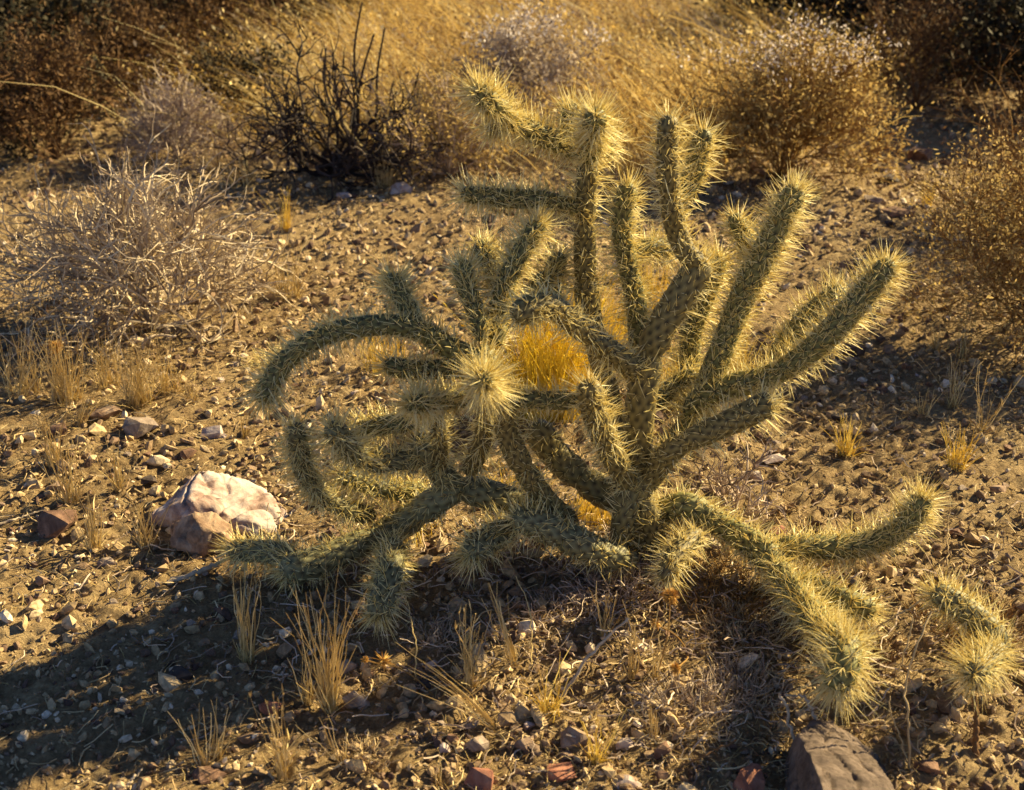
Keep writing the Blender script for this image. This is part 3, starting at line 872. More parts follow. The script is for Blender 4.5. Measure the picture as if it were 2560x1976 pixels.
# left-hand cluster
segment(SD((1232, 1010, -.10), (1222, 980, -.15), (1212, 958, -.21), (1206, 946, -.26)), 29, 14, 0.042, True, 8, tipn=130)
segment(SD((1225, 990, -.11), (1150, 998, -.13), (1085, 1005, -.16), (1022, 1012, -.22)), 26, 10, 0.038, tipn=80)
segment(SD((1240, 1000, -.07), (1228, 930, -.06), (1200, 865, -.05)), 30, 7, 0.034)
segment(SD((1190, 925, -.05), (1131, 922, -.05), (1040, 926, -.06), (958, 912, -.07)), 27, 7, 0.034)
segment(SD((1200, 905, -.05), (1160, 885, -.05), (1110, 862, -.05), (1050, 820, -.05)), 32, 6, 0.032)
segment(SD((1075, 832, -.05), (1020, 818, -.06), (960, 812, -.07), (870, 823, -.08), (785, 850, -.10), (712, 905, -.11), (678, 955, -.12), (655, 1012, -.13)), 29, 8, 0.036, tipn=80)
segment(SD((1050, 818, -.04), (1028, 785, -.03), (998, 735, -.02), (972, 682, -.01)), 26, 12, 0.038, tipn=80)
segment(SD((1205, 850, -.04), (1195, 795, -.02), (1170, 730, 0), (1150, 648, .02)), 26, 9, 0.036)
segment(SD((1240, 860, -.03), (1244, 800, 0), (1262, 715, .02), (1310, 618, .04), (1352, 552, .05)), 28, 10, 0.036, tipn=80)
segment(SD((1270, 790, .06), (1240, 692, .08), (1196, 600, .10)), 26, 12, 0.038)
segment(SD((1390, 790, .10), (1378, 720, .12), (1400, 630, .14)), 26, 9, 0.036)
segment(SD((1300, 800, .08), (1340, 720, .1), (1380, 690, .1)), 24, 9, 0.036)
segment(SD((1205, 1010, -.06), (1210, 1075, -.05), (1196, 1130, -.03), (1172, 1180, -.0)), 25, 6, 0.032, False, mat='old')
segment(SD((1432, 1310, .0), (1381, 1265, -.03), (1326, 1198, -.06), (1292, 1140, -.08), (1268, 1080, -.09), (1262, 1020, -.10), (1250, 985, -.10)), 32, 5, 0.032, False, mat='old')
segment(SD((1100, 1170, -.04), (1096, 1105, -.06), (1090, 1040, -.08), (1070, 1000, -.1)), 26, 7, 0.034, mat='old')
segment(SD((1065, 1145, -.03), (1000, 1150, -.05), (930, 1155, -.08), (876, 1124, -.11), (826, 1062, -.14)), 31, 9, 0.038, tipn=90, mat='dull')
segment(SD((930, 1290, .02), (863, 1272, -.02), (802, 1240, -.05), (762, 1180, -.08), (742, 1105, -.10), (738, 1058, -.11)), 27, 8, 0.036, tipn=80, mat='dull')
segment(SD((1030, 1060, -.02), (970, 1062, .0), (890, 1078, .02)), 25, 8, 0.036)
segment(SD((1075, 1235, .05), (980, 1225, .03), (900, 1205, .01), (845, 1180, .0)), 28, 10, 0.038)
segment(SD((1150, 1240, -.0), (1112, 1195, -.02), (1070, 1135, -.04), (1050, 1090, -.05)), 36, 7, 0.034, mat='dull')
# low arms lying on the ground
segment([D(1160, 1215, 0), D(1110, 1240, -.02), G(1004, 1310, .06), G(928, 1350, .05)], 39, 5, 0.032, mat='dull')
segment([G(940, 1342, .055), G(870, 1372, .05), G(802, 1400, .045), G(700, 1435, .04)], 42, 7, 0.036, tipn=70, mat='dull')
segment([G(735, 1392, .05), G(670, 1380, .045), G(570, 1374, .04)], 31, 10, 0.036, tipn=70, mat='dull')
segment([G(985, 1355, .06), G(975, 1420, .07), G(965, 1470, .065), G(942, 1550, .045)], 37, 8, 0.036, tipn=70, mat='dull')
segment([D(1135, 1215, 0), D(1215, 1235, -.0), D(1296, 1260, .0), D(1380, 1300, 0)], 38, 6, 0.034, False, mat='dull')
segment([G(1585, 1400, .03), G(1510, 1385, .05), G(1432, 1352, .08), G(1356, 1318, .11), G(1280, 1290, .14)], 40, 6, 0.036, tipn=90, mat='dull')
segment([G(1290, 1315, .09), G(1230, 1345, .09), G(1165, 1390, .09)], 35, 9, 0.040, tipn=120, mat='dull')
# right-hand low arms
segment([D(1605, 1318, .03), D(1650, 1285, .02), D(1720, 1265, 0), D(1794, 1308, -.01), G(1882, 1361, .06), G(1940, 1410, .06)], 36, 10, 0.036)
segment([G(1930, 1375, .06), G(1990, 1366, .065), G(2088, 1368, .065), D(2186, 1356, -.06), D(2264, 1312, -.06), D(2316, 1236, -.06)], 32, 12, 0.038, tipn=90)
segment([G(1935, 1405, .06), G(1965, 1450, .06), G(2014, 1517, .06), G(2080, 1600, .07)], 37, 12, 0.038)
segment([G(2065, 1580, .07), G(2110, 1610, .10), G(2112, 1660, .11), G(2080, 1730, .08)], 42, 14, 0.044, tipn=110)
segment([G(1990, 1440, .06), G(2060, 1480, .05), G(2120, 1507, .05), G(2190, 1530, .04)], 32, 8, 0.036)
segment([G(2510, 1620, .05), G(2460, 1566, .08), G(2396, 1512, .11), G(2330, 1478, .13)], 37, 9, 0.040, tipn=110, mat='dull')
segment([G(2500, 1625, .06), G(2465, 1650, .09), G(2430, 1690, .11)], 34, 9, 0.044, tipn=130, mat='dull')
segment([G(1745, 1335, .08), G(1700, 1372, .09), G(1672, 1420, .08), G(1660, 1456, .06)], 28, 9, 0.034, mat='old')

# ------------------------------------------------------------------ rocks
def hull_mesh(name, pts, mat, cuts=4, amp=0.004, freq=30, seed=0):
    bm = bmesh.new()
    for p in pts:
        bm.verts.new(p)
    res = bmesh.ops.convex_hull(bm, input=bm.verts)
    junk = [e for e in res['geom_interior'] + res['geom_unused'] if isinstance(e, bmesh.types.BMVert)]
    if junk:
        bmesh.ops.delete(bm, geom=list(set(junk)), context='VERTS')
    if cuts >= 12:
        tmp = bpy.data.meshes.new('tmp'); bm.to_mesh(tmp); bm.free()
        ob = bpy.data.objects.new('tmp', tmp); COL.objects.link(ob)
        md = ob.modifiers.new('remesh', 'REMESH'); md.mode = 'VOXEL'; md.voxel_size = 0.0032
        dg = bpy.context.evaluated_depsgraph_get()
        ev = bpy.data.meshes.new_from_object(ob.evaluated_get(dg))
        bpy.data.objects.remove(ob)
        bm = bmesh.new(); bm.from_mesh(ev)
        bpy.data.meshes.remove(ev); bpy.data.meshes.remove(tmp)
    elif cuts:
        bmesh.ops.subdivide_edges(bm, edges=bm.edges[:], cuts=cuts, use_grid_fill=True)
        bmesh.ops.triangulate(bm, faces=bm.faces[:])
    bm.normal_update()
    off = Vector((seed * 3.1, seed * 1.7, seed * 0.9))
    for v in bm.verts:
        q = v.co * freq + off
        d = mnoise.fractal(q, 1.0, 2.1, 4) + 0.6 * mnoise.noise(q * 0.35)
        if cuts >= 12:
            d += 0.45 * (1 - abs(mnoise.noise(q * 2.3 + Vector((5, 1, 3))))) ** 3 - 0.5
            for sc_c, dp in ((0.4, 1.5), (0.9, 0.8)):
                cr = mnoise.noise(Vector((q.x * sc_c, q.y * sc_c * 0.6, q.z * sc_c * 1.7)) + Vector((9, 2, 7)))
                d -= dp * math.exp(-(cr / 0.025) ** 2)
        v.co = v.co + v.normal * d * amp
    bmesh.ops.recalc_face_normals(bm, faces=bm.faces[:])
    me = bpy.data.meshes.new(name)
    bm.to_mesh(me); bm.free()
    if cuts >= 12:
        me.polygons.foreach_set('use_smooth', [True] * len(me.polygons))
    me.materials.append(mat)
    return me

def rand_pts(w, d, h, r_, n=14, flat=0.5):
    out_ = []
    for _ in range(n):
        v = Vector((r_.gauss(0, 1), r_.gauss(0, 1), r_.gauss(0, 1))).normalized()
        # boxy: push towards the sides
        mxx = max(abs(v.x), abs(v.y), abs(v.z))
        v = v * (1 - flat + flat / mxx) * r_.uniform(0.82, 1.05)
        out_.append(Vector((v.x * w / 2, v.y * d / 2, v.z * h / 2 + h * 0.28)))
    return out_

def rock(px, py, wpx, hpx, mat, label, seed, name='rock', dr=0.8, cuts=3, pts=None):
    p = G(px, py)
    k = mpp(p)
    w = wpx * k; h = hpx * k * 0.95
    r_ = random.Random(seed)
    me = hull_mesh(name, rand_pts(w, w * dr, h, r_), M[mat], cuts, w * 0.03, 2.2 / w, seed)
    o = link(name, me, None, p + Vector((0, w * dr * 0.35, 0)))
    return tag(o, label, 'rock')

def shaped_rock(name, pts, mat, label, cuts, amp, freq, seed):
    c = sum(pts, Vector()) / len(pts)
    c.z = 0
    me = hull_mesh(name, [p - c for p in pts], M[mat], cuts, amp, freq, seed)
    return tag(link(name, me, None, c), label, 'rock')

# the pale boulder and the broken brown piece in front of it
zb = G(540, 1330)
def B_(px, py, dy): 
    r = ray(px, py); t = (zb.y + dy) / r.y; p = r * t
    return Vector((p.x, p.y, CAM_H + p.z))
shaped_rock('boulder', [B_(375, 1290, .02), B_(420, 1245, .07), B_(480, 1205, .10), B_(500, 1172, .12), B_(590, 1188, .14), B_(640, 1212, .14), B_(655, 1218, .12), B_(706, 1262, .085), B_(738, 1305, .03), B_(736, 1342, -.02),
              B_(718, 1345, -.015), B_(660, 1358, -.02), B_(560, 1330, -.015), B_(480, 1310, -.01), B_(470, 1250, .02), B_(380, 1330, .03),
              B_(420, 1360, .03), B_(620, 1290, .02)], 'pale', 'large pale pinkish white boulder with a sunlit top, left of the cactus', 26, 0.0052, 17, 3)
shaped_rock('rock', [B_(425, 1318, -.02), B_(480, 1275, -.03), B_(540, 1285, -.02), B_(585, 1310, -.02), B_(592, 1350, -.03), B_(582, 1400, -.06), B_(545, 1412, -.07), B_(490, 1385, -.085), B_(432, 1368, -.075),
              B_(500, 1320, -.07), B_(560, 1330, -.065), B_(430, 1340, .02), B_(590, 1380, .02)], 'buff', 'broken buff brown rock propped against the front of the pale boulder', 20, 0.0055, 24, 8)
# the slab at the bottom right
def L_(px, py, h): return G(px, py, h)
shaped_rock('slab', [L_(1992, 1835, .06), L_(2036, 1796, .05), L_(2080, 1802, .045), L_(2178, 1885, .05), L_(2240, 1995, .06), L_(2072, 2010, .10), L_(2030, 1900, .09), L_(1960, 2030, .0), L_(1955, 1930, .0),
              L_(2260, 2010, -.02), L_(2200, 1890, -.02), L_(2060, 1830, -.02), L_(1975, 1880, -.0)], 'slab', 'big rough grey stone slab with a dark side face, below the drooping cactus joint', 24, 0.0034, 42, 5)

ROCKS = [
 (255, 1055, 85, 40, 'buff', 'wedge shaped buff stone beside the grey stone, behind the pale boulder'),
 (345, 1096, 95, 60, 'grey', 'grey flat topped stone touching the wedge shaped stone behind the pale boulder'),
 (528, 1105, 62, 48, 'pale', 'pale pyramid shaped stone standing alone behind the pale boulder'),
 (372, 1218, 48, 36, 'dark', 'dark rounded stone just above the upper left of the pale boulder'),
 (140, 1092, 60, 34, 'brown', 'brown stone lying left of the wedge shaped stone'),
 (138, 1345, 108, 72, 'brown', 'dark purplish slabby stone left of the pale boulder'),
 (135, 1238, 66, 40, 'buff', 'dull tan stone above the dark slabby stone'),
 (470, 1150, 50, 30, 'brown', 'small brown stone between the pyramid stone and the pale boulder'),
 (262, 1425, 46, 32, 'grey', 'small pale grey stone below the left side of the pale boulder'),
 (105, 1462, 44, 28, 'buff', 'small tan stone in the lit gravel at the far left below the slabby stone'),
 (1003, 490, 66, 36, 'pale', 'white topped grey stone in front of the straw coloured bush'),
 (860, 500, 46, 22, 'pale', 'small whitish stone in front of the charred shrub'),
 (2310, 405, 76, 42, 'brown', 'rounded brown rock right of the flowering bush'),
 (2225, 462, 66, 26, 'dark', 'dark flat stone below the rounded brown rock'),
 (2190, 512, 60, 24, 'grey', 'grey flat stone in the right hand gravel above the longest cactus arm'),
 (2250, 545, 88, 30, 'brown', 'long purplish stone in the right hand gravel'),
 (2228, 566, 34, 22, 'dark', 'little dark stone tucked before the long purplish stone'),
 (2205, 628, 62, 34, 'dark', 'dark stone right behind the tip of the longest right hand cactus arm'),
 (2138, 900, 62, 50, 'brown', 'upright brown stone below the longest right hand cactus arm'),
 (1938, 1165, 60, 32, 'pale', 'white stone below the tip of the lower right cactus arm'),
 (1893, 1205, 40, 32, 'pale', 'narrow white stone beside the dead twig tangle'),
 (2110, 1055, 66, 26, 'dark', 'dark flat stone lying at the border of the bush shadow'),
 (2392, 1342, 56, 34, 'brown', 'brown stone right of the upturned low cactus arm'),
 (2498, 1235, 48, 26, 'buff', 'pale tan stone at the far right above the brown stone'),
 (1945, 1345, 50, 36, 'red', 'dull pink stone behind the fork of the low right arms'),
 (673, 1792, 62, 58, 'red', 'pinkish stone in the cactus shadow left of the tall grass tuft'),
 (888, 1772, 78, 70, 'grey', 'purple grey blocky stone in the shadow right of the tall grass tuft'),
 (865, 1690, 60, 40, 'grey', 'grey stone at the upper end of the stones right of the tall grass tuft'),
 (448, 1708, 76, 38, 'dark', 'black stone lying in the deep cactus shadow at lower left'),
 (905, 1775, 24, 22, 'pale', 'little whitish stone leaning on the purple grey blocky stone'),
 (1200, 1985, 82, 78, 'red', 'rust red rock at the bottom edge of the view'),
 (1572, 1985, 78, 40, 'pale', 'bright white flat stone at the bottom edge'),
 (1445, 1878, 100, 70, 'buff', 'large pale tan stone below the leaning dead stick'),
 (1562, 1882, 50, 46, 'pale', 'whitish cube like stone right of the large pale tan stone'),
 (1312, 1885, 60, 44, 'buff', 'tan stone left of the large pale tan stone'),
 (1290, 1842, 40, 26, 'buff', 'small tan stone above the tan stone and left of the large one'),
 (1190, 1885, 66, 50, 'grey', 'grey stone just above the rust red rock'),
 (1172, 1830, 60, 42, 'grey', 'grey purple stone below the flattened grass bundle'),
 (1112, 1890, 30, 44, 'pale', 'pale narrow stone standing left of the grey stone'),
 (1130, 1868, 36, 40, 'brown', 'brown stone behind the pale narrow stone'),
 (1078, 1675, 36, 34, 'pale', 'lone pale stone in the shadow under the cactus'),
 (1405, 1960, 90, 52, 'red', 'dark reddish stone between the rust red rock and the white flat stone'),
 (1655, 1905, 50, 60, 'brown', 'brown upright stone right of the whitish cube like stone'),
 (1870, 1990, 110, 92, 'red', 'rounded red brown rock left of the big stone slab'),
 (1660, 1960, 46, 32, 'brown', 'low brown stone left of the rounded red brown rock'),
 (1420, 1905, 44, 24, 'buff', 'flat tan stone at the foot of the large pale tan stone'),
 (1322, 1828, 34, 30, 'pale', 'small pale stone under the dead stick shadow'),
 (1330, 1885, 30, 20, 'pale', 'chip of pale stone touching the tan stone'),
 (520, 1960, 90, 34, 'brown', 'brown flat stone at the bottom left in a streak of sun'),
 (2320, 1940, 70, 40, 'brown', 'brown stone in the gloom right of the big stone slab'),
 (1060, 1725, 40, 26, 'dark', 'dark stone by the dried star flower'),
 (600, 1600, 50, 28, 'grey', 'greyish stone in the shadow left of the upright grass bundle'),
]
for i, (px, py, w, h, mt, lab) in enumerate(ROCKS):
    rock(px, py, w, h, mt, lab, 100 + i)

# loose pebbles: six shapes, copied
PEB = {}
for kind in ('pale', 'buff', 'brown', 'grey'):
    PEB[kind] = []
    for k in range(3):
        r_ = random.Random(500 + k + len(kind) * 7)
        PEB[kind].append(hull_mesh('pebble', rand_pts(1, r_.uniform(.6, .95), r_.uniform(.5, .8), r_, 12), M[kind], 1, 0.04, 2.0, k))
PL = {'pale': 'small whitish pebble lying loose on the gravelly soil', 'buff': 'small tan pebble lying loose on the gravelly soil',
      'brown': 'small brown pebble lying loose on the gravelly soil', 'grey': 'small grey pebble lying loose on the gravelly soil'}
r_ = random.Random(99)
cnt = 0
while cnt < 270:
    px = r_.uniform(-20, 2580); py = r_.uniform(460, 1990)
    if 950 < px < 1900 and 600 < py < 1300:
        continue
    kind = r_.choices(['pale', 'buff', 'brown', 'grey'], [2, 4, 4, 3])[0]
    p = G(px, py)
    s = r_.uniform(14, 30) * mpp(p) * (1.0 if py > 900 else 0.9)
    o = link('pebble', r_.choice(PEB[kind]), None, Vector((p.x, p.y, gh(p.x, p.y) + s * 0.05)))
    o.scale = (s * r_.uniform(.85, 1.3), s * r_.uniform(.8, 1.1), s * r_.uniform(.7, 1.0))
    o.rotation_euler = (r_.uniform(-.3, .3), r_.uniform(-.3, .3), r_.uniform(0, 6.3))
    tag(o, PL[kind], 'pebble', {'pale': 'whitish pebbles', 'buff': 'tan pebbles', 'brown': 'brown pebbles', 'grey': 'grey pebbles'}[kind] + ' scattered on the soil')
    cnt += 1

# ------------------------------------------------------------------ grass tufts
def tuft(px, py, hpx, n, label, mat='grass', spread=0.22, lean=(0.0, 0.0), rad=8, wid=0.0009, droop=0.3, seeds=False, name='grass_tuft', group=None):
    small = n < 100
    if small:
        n = int(n * 1.5); wid *= 1.2; rad *= 1.4; hpx *= 1.12
    p = G(px, py)
    k = mpp(p)
    hgt = hpx * k / math.cos(math.radians(30)) * rng.uniform(0.35, 1.05, n)
    if small:
        m0 = n // 2; n2 = n + m0
        hgt = np.concatenate([hgt, hgt[:m0] * rng.uniform(0.15, 0.4, m0)])
        n = n2
    a = rng.uniform(0, 2 * math.pi, n); q = np.sqrt(rng.random(n)) * rad * k
    s = np.linspace(0, 1, 5)
    P = np.zeros((n, 5, 3))
    o_ = np.abs(rng.normal(0, spread, n))
    if small:
        o_[n - m0:] += rng.uniform(0.1, 0.8, m0)
    aa = rng.uniform(0, 2 * math.pi, n)
    lx = lean[0] + np.cos(aa) * o_; ly = lean[1] + np.sin(aa) * o_
    c = s + droop * s ** 2
    P[:, :, 0] = (np.cos(a) * q)[:, None] + hgt[:, None] * lx[:, None] * c
    P[:, :, 1] = (np.sin(a) * q)[:, None] + hgt[:, None] * ly[:, None] * c
    P[:, :, 2] = hgt[:, None] * (s - 0.12 * (lx ** 2 + ly ** 2)[:, None] * s ** 2) - 0.004
    kn = np.cumsum(rng.normal(0, 0.028, (n, 4, 2)), 1)
    P[:, 1:, :2] += kn * hgt[:, None, None]
    R = rng.uniform(0.6, 1.25, n)[:, None] * wid * (1 - 0.65 * s)[None]
    parts = [tubes(P, R, 3)]
    if seeds:
        m_ = n * 3
        idx = rng.integers(0, n, m_); kk = rng.integers(2, 5, m_)
        c0 = P[idx, kk]; d0 = P[idx, kk] - P[idx, kk - 1]; d0 /= np.linalg.norm(d0, axis=1, keepdims=True)
        d0 = d0 + rng.normal(0, 0.35, (m_, 3))
        L = rng.uniform(0.006, 0.014, m_)
        PP = c0[:, None] + d0[:, None] * (L[:, None] * np.array([0, 0.5, 1.0]))[:, :, None]
        parts.append(tubes(PP, np.array([0.0004, 0.0013, 0.0003])[None] * np.ones((m_, 1)), 3))
    V, Q = join(parts)
    o = link(name, mesh_np(name, V, Q=Q, mat=M[mat]), None, Vector((p.x, p.y, gh(p.x, p.y))))
    return tag(o, label, 'grass tuft', group)

TUFTS = [
 (618, 1652, 250, 16, dict(spread=.07, rad=14), 'narrow upright bundle of dry straw left of the low cactus arm'),
 (826, 1775, 290, 34, dict(spread=.20, rad=12), 'tall dry grass tuft fanning out in front of the left cactus arms'),
 (770, 1757, 160, 10, dict(spread=.12, rad=8), 'short thin dry tuft just left of the tall fanning tuft'),
 (856, 1905, 150, 5, dict(spread=.12, lean=(-.12, 0)), 'single forked yellow stalk at the bottom below the tall fanning tuft'),
 (706, 1942, 200, 12, dict(spread=.10, seeds=True, rad=12), 'seedy dry grass standing in the shadow at the bottom left'),
 (508, 1918, 140, 9, dict(spread=.28, lean=(0, 0)), 'small forked dry weed in the sun streak at the bottom left'),
 (542, 1896, 110, 7, dict(spread=.30, lean=(.15, 0)), 'little spreading weed beside the forked dry weed at the bottom left'),
 (1175, 1722, 190, 14, dict(spread=.13, seeds=True), 'dry seed headed tuft under the starry hanging cactus joint'),
 (1286, 1671, 200, 10, dict(spread=.10, lean=(-.18, 0)), 'dry stems leaning left in front of the long low cactus joint'),
 (1581, 1701, 130, 14, dict(spread=.10), 'short upright tuft at the right end of the dead stick'),
 (1510, 1596, 130, 10, dict(spread=.18), 'pale forked stems growing below the cactus trunk'),
 (1640, 1700, 190, 5, dict(spread=.14), 'thin stems rising below the yellow burr'),
 (1490, 1908, 120, 18, dict(spread=.32, mat='golden'), 'little golden tuft growing before the large pale tan stone'),
 (1632, 1853, 140, 10, dict(spread=.22), 'thin dry tuft right of the whitish cube like stone'),
 (1240, 1824, 170, 11, dict(spread=.16, lean=(-.8, .1), rad=6), 'flattened grass bundle lying over to the left above the rust red rock'),
 (1092, 1955, 100, 5, dict(spread=.12), 'short stalk at the bottom left of the rust red rock'),
 (1375, 1795, 90, 24, dict(spread=.5, mat='golden', rad=22), 'low yellow tuft left of the dead stick end'),
 (60, 985, 150, 40, dict(spread=.25, rad=30), 'dry grass clump at the left edge behind the brown stone'),
 (165, 1005, 170, 50, dict(spread=.20, rad=26), 'thick yellow grass clump in the middle of the left hand grass row'),
 (275, 965, 130, 26, dict(spread=.24, rad=20), 'grass clump between the two thick yellow clumps on the left'),
 (348, 1010, 160, 44, dict(spread=.24, rad=22), 'bright yellow grass clump right above the flat topped grey stone'),
 (430, 985, 110, 24, dict(spread=.28, rad=18), 'thin grass clump at the right end of the left hand row'),
 (200, 1065, 100, 14, dict(spread=.3, rad=10, lean=(.3, 0)), 'grass tuft leaning over the wedge shaped stone'),
 (137, 1170, 120, 22, dict(spread=.14, rad=10), 'straw tuft above the dull tan stone on the left'),
 (178, 1255, 170, 22, dict(spread=.18, rad=14), 'tall thin straw tuft between the tan and the dark slabby stone'),
 (236, 1375, 150, 18, dict(spread=.22, rad=10), 'straw tuft right of the dark slabby stone'),
 (300, 1230, 120, 14, dict(spread=.25), 'sparse straw tuft left of the pale boulder'),
 (362, 1372, 120, 20, dict(spread=.28, rad=12), 'dry tuft at the foot of the pale boulder on its left side'),
 (480, 1010, 70, 12, dict(spread=.4), 'small straggly tuft above the pyramid shaped stone'),
 (610, 1090, 70, 8, dict(spread=.15), 'thin lone stems right of the pyramid shaped stone'),
 (2114, 1140, 70, 30, dict(spread=.55, mat='golden', rad=14), 'low round yellow tuft in the gravel under the lower right arm'),
 (2390, 1175, 90, 34, dict(spread=.30, mat='golden', rad=16), 'bright yellow tuft in the right hand gravel'),
 (2450, 1085, 150, 8, dict(spread=.22, seeds=True), 'branching dry weed at the edge of the bush shadow'),
 (2380, 1015, 110, 14, dict(spread=.32), 'straggly dry tuft in the bush shadow'),
 (2308, 1042, 60, 12, dict(spread=.22), 'small dry tuft left of the straggly tuft in the shadow'),
 (2404, 895, 110, 10, dict(spread=.10), 'upright stems at the top of the bush shadow'),
 (2342, 878, 60, 14, dict(spread=.3), 'small tuft at the tip of the bush shadow'),
 (2316, 520, 60, 24, dict(spread=.3, mat='golden'), 'yellow tuft beside the long purplish stone'),
 (2050, 500, 60, 16, dict(spread=.35), 'dry tuft behind the tallest right hand arm'),
 (715, 580, 90, 22, dict(spread=.2, mat='golden'), 'small bright yellow tuft right of the bare grey shrub'),
 (720, 745, 140, 26, dict(spread=.35, rad=24), 'straggly grass tuft between the bare grey shrub and the arched cactus arm'),
 (960, 470, 80, 30, dict(spread=.2, rad=14), 'grass tuft beneath the stem of the charred shrub'),
 (600, 460, 70, 40, dict(spread=.5, rad=30), 'flattened pale tuft left of the charred shrub'),
 (520, 420, 60, 30, dict(spread=.5, rad=26), 'low pale tuft in front of the low grey brush'),
]
for (px, py, h, n, kw, lab) in TUFTS:
    tuft(px, py, h, n, lab, **kw)

tuft(330, 815, 430, 16, 'long pale straws standing up through the bare grey shrub', spread=.30, rad=60, wid=0.0007)
tuft(120, 830, 300, 14, 'thin reddish straws rising left of the bare grey shrub', mat='straw', spread=.35, rad=50, wid=0.0007)
# golden clump between the cactus arms, sunlit glow put into its colour
tuft(1385, 1030, 290, 620, 'dense clump of grass coloured to glow gold between the cactus arms', mat='glow', spread=.38, rad=95, wid=0.0011, seeds=True)
GC = [(1500, 890, 190, 150, 'golden grass behind the lower half of the tall central stem'), (1640, 790, 150, 130, 'golden grass showing between the upright right hand stems'), (1830, 930, 130, 130, 'golden grass behind the fork of the two longest right hand arms'), (1480, 1300, 70, 120, 'low golden grass under the cactus, left of its trunk'), (1290, 1245, 60, 90, 'low golden grass under the left cactus stems'),  # clumps behind the stems added for the yellow glow there
      (1690, 1010, 130, 160, 'golden grass behind the stout right hand cactus stem'), (960, 930, 110, 110, 'yellow grass under the arched left cactus arm'),
      (1010, 1330, 50, 70, 'low yellow grass beneath the joint of the low left arms')]
for (px, py, h, n, lab) in GC:
    tuft(px, py, h, n, lab, mat='golden', spread=.35, rad=55, wid=0.0009)

# ------------------------------------------------------------------ low mat plants, burrs, dead wood
def spiky_mat(px, py, rpx, n, label, mat, hk=0.55, cat='plant', name='mat_plant'):
    p = G(px, py); k = mpp(p); R = rpx * k
    a = rng.uniform(0, 2 * math.pi, n); q = np.sqrt(rng.random(n)) * R
    b = np.stack([np.cos(a) * q, np.sin(a) * q, np.zeros(n)], 1)
    dirv = b / (R + 1e-9) * 0.9 + rng.normal(0, 0.45, (n, 3)); dirv[:, 2] = np.abs(dirv[:, 2]) + 0.35
    dirv /= np.linalg.norm(dirv, axis=1, keepdims=True)
    L = R * hk * rng.uniform(0.35, 1.0, n)
    s = np.linspace(0, 1, 4)
    P = b[:, None] + dirv[:, None] * (L[:, None] * s)[:, :, None] + rng.normal(0, 0.12, (n, 4, 3)) * L[:, None, None] * s[None, :, None]
    P[:, :, 2] = np.clip(P[:, :, 2], 0.0, None)
    Rr = rng.uniform(0.0005, 0.0011, n)[:, None] * (1 - 0.5 * s)[None]
    V, Q = tubes(P, Rr, 3)
    o = link(name, mesh_np(name, V, Q=Q, mat=M[mat]), None, Vector((p.x, p.y, gh(p.x, p.y) - 0.002)))
    return tag(o, label, cat)

spiky_mat(1720, 1790, 105, 330, 'greyish white spiky mat plant left of the big stone slab', 'pale_twig', 0.75)
spiky_mat(1860, 1730, 100, 330, 'pale spiky mat plant behind the one by the big stone slab', 'pale_twig', 0.6)
spiky_mat(1545, 1470, 110, 420, 'grey tangled mat plant below the cactus trunk', 'grey_twig', 0.6)
spiky_mat(1790, 1480, 120, 420, 'rusty tangle of dead stems under the low right arm', 'ginger_twig', 0.7)
spiky_mat(1860, 1590, 95, 260, 'brown grey tangle left of the forward reaching right arm', 'straw', 0.6)
spiky_mat(1400, 1530, 80, 220, 'dim grey tangle in the shade under the cactus', 'grey_twig', 0.5)
spiky_mat(1085, 1600, 48, 120, 'greyish frilly little plant below the starry hanging joint', 'pale_twig', 1.3)
spiky_mat(2180, 1640, 100, 200, 'dark brown tangle beneath the far right cactus joints', 'brown_twig', 0.7)
spiky_mat(2420, 1560, 130, 260, 'rusty dead stems around the outermost right cactus joints', 'ginger_twig', 0.6)
spiky_mat(910, 1905, 60, 160, 'pale flattened straw mat at the bottom below the shadow', 'straw', 0.7)
spiky_mat(690, 910, 60, 240, 'whitish spiny tangle just behind the tip of the arched left arm', 'spine', 0.8)
spiky_mat(1830, 470, 120, 200, 'dark dead twigs heaped under the flowering bush', 'black_twig', 0.5)
spiky_mat(1600, 1425, 85, 420, 'straw tangle around the foot of the cactus trunk', 'straw', 0.95)

def polyline_tube(name, pts, r0, r1, mat, label, cat, seed=0, S=7):
    C, L = catmull(pts, 22)
    r_ = np.random.default_rng(seed)
    C[1:-1] += r_.normal(0, 0.0012, (20, 3))
    o0 = C[0].copy()
    R = np.linspace(r0, r1, 22) * (1 + r_.normal(0, 0.08, 22))
    V, Q = tubes((C - o0)[None], R[None], S)
    o = link(name, mesh_np(name, V, Q=Q, mat=M[mat], smooth=True), None, Vector(o0))
    return tag(o, label, cat)

polyline_tube('dead_stick', [G(1405, 1745, .004), G(1440, 1690, .03), G(1485, 1625, .06), G(1572, 1545, .10)], 0.0028, 0.0018, 'pale_twig', 'thin dead stick leaning up from the gravel towards the cactus trunk', 'stick', 1)
polyline_tube('dead_stick', [G(418, 1458, .008), G(470, 1440, .012), G(520, 1420, .016), G(585, 1392, .02)], 0.0050, 0.0034, 'pale_twig', 'straight weathered stick lying on the gravel in front of the buff rock', 'stick', 2)
polyline_tube('dead_stick', [G(2020, 1955, .004), G(1980, 1830, .04), G(1968, 1770, .07), G(1950, 1735, .09)], 0.0030, 0.0018, 'pale_twig', 'bent grey stick standing against the edge of the big stone slab', 'stick', 3)
polyline_tube('dead_stick', [G(2040, 1800, .05), G(2022, 1760, .07), G(2012, 1742, .075), G(1960, 1737, .08)], 0.0024, 0.0014, 'pale_twig', 'short hooked twig at the top corner of the big stone slab', 'stick', 4)
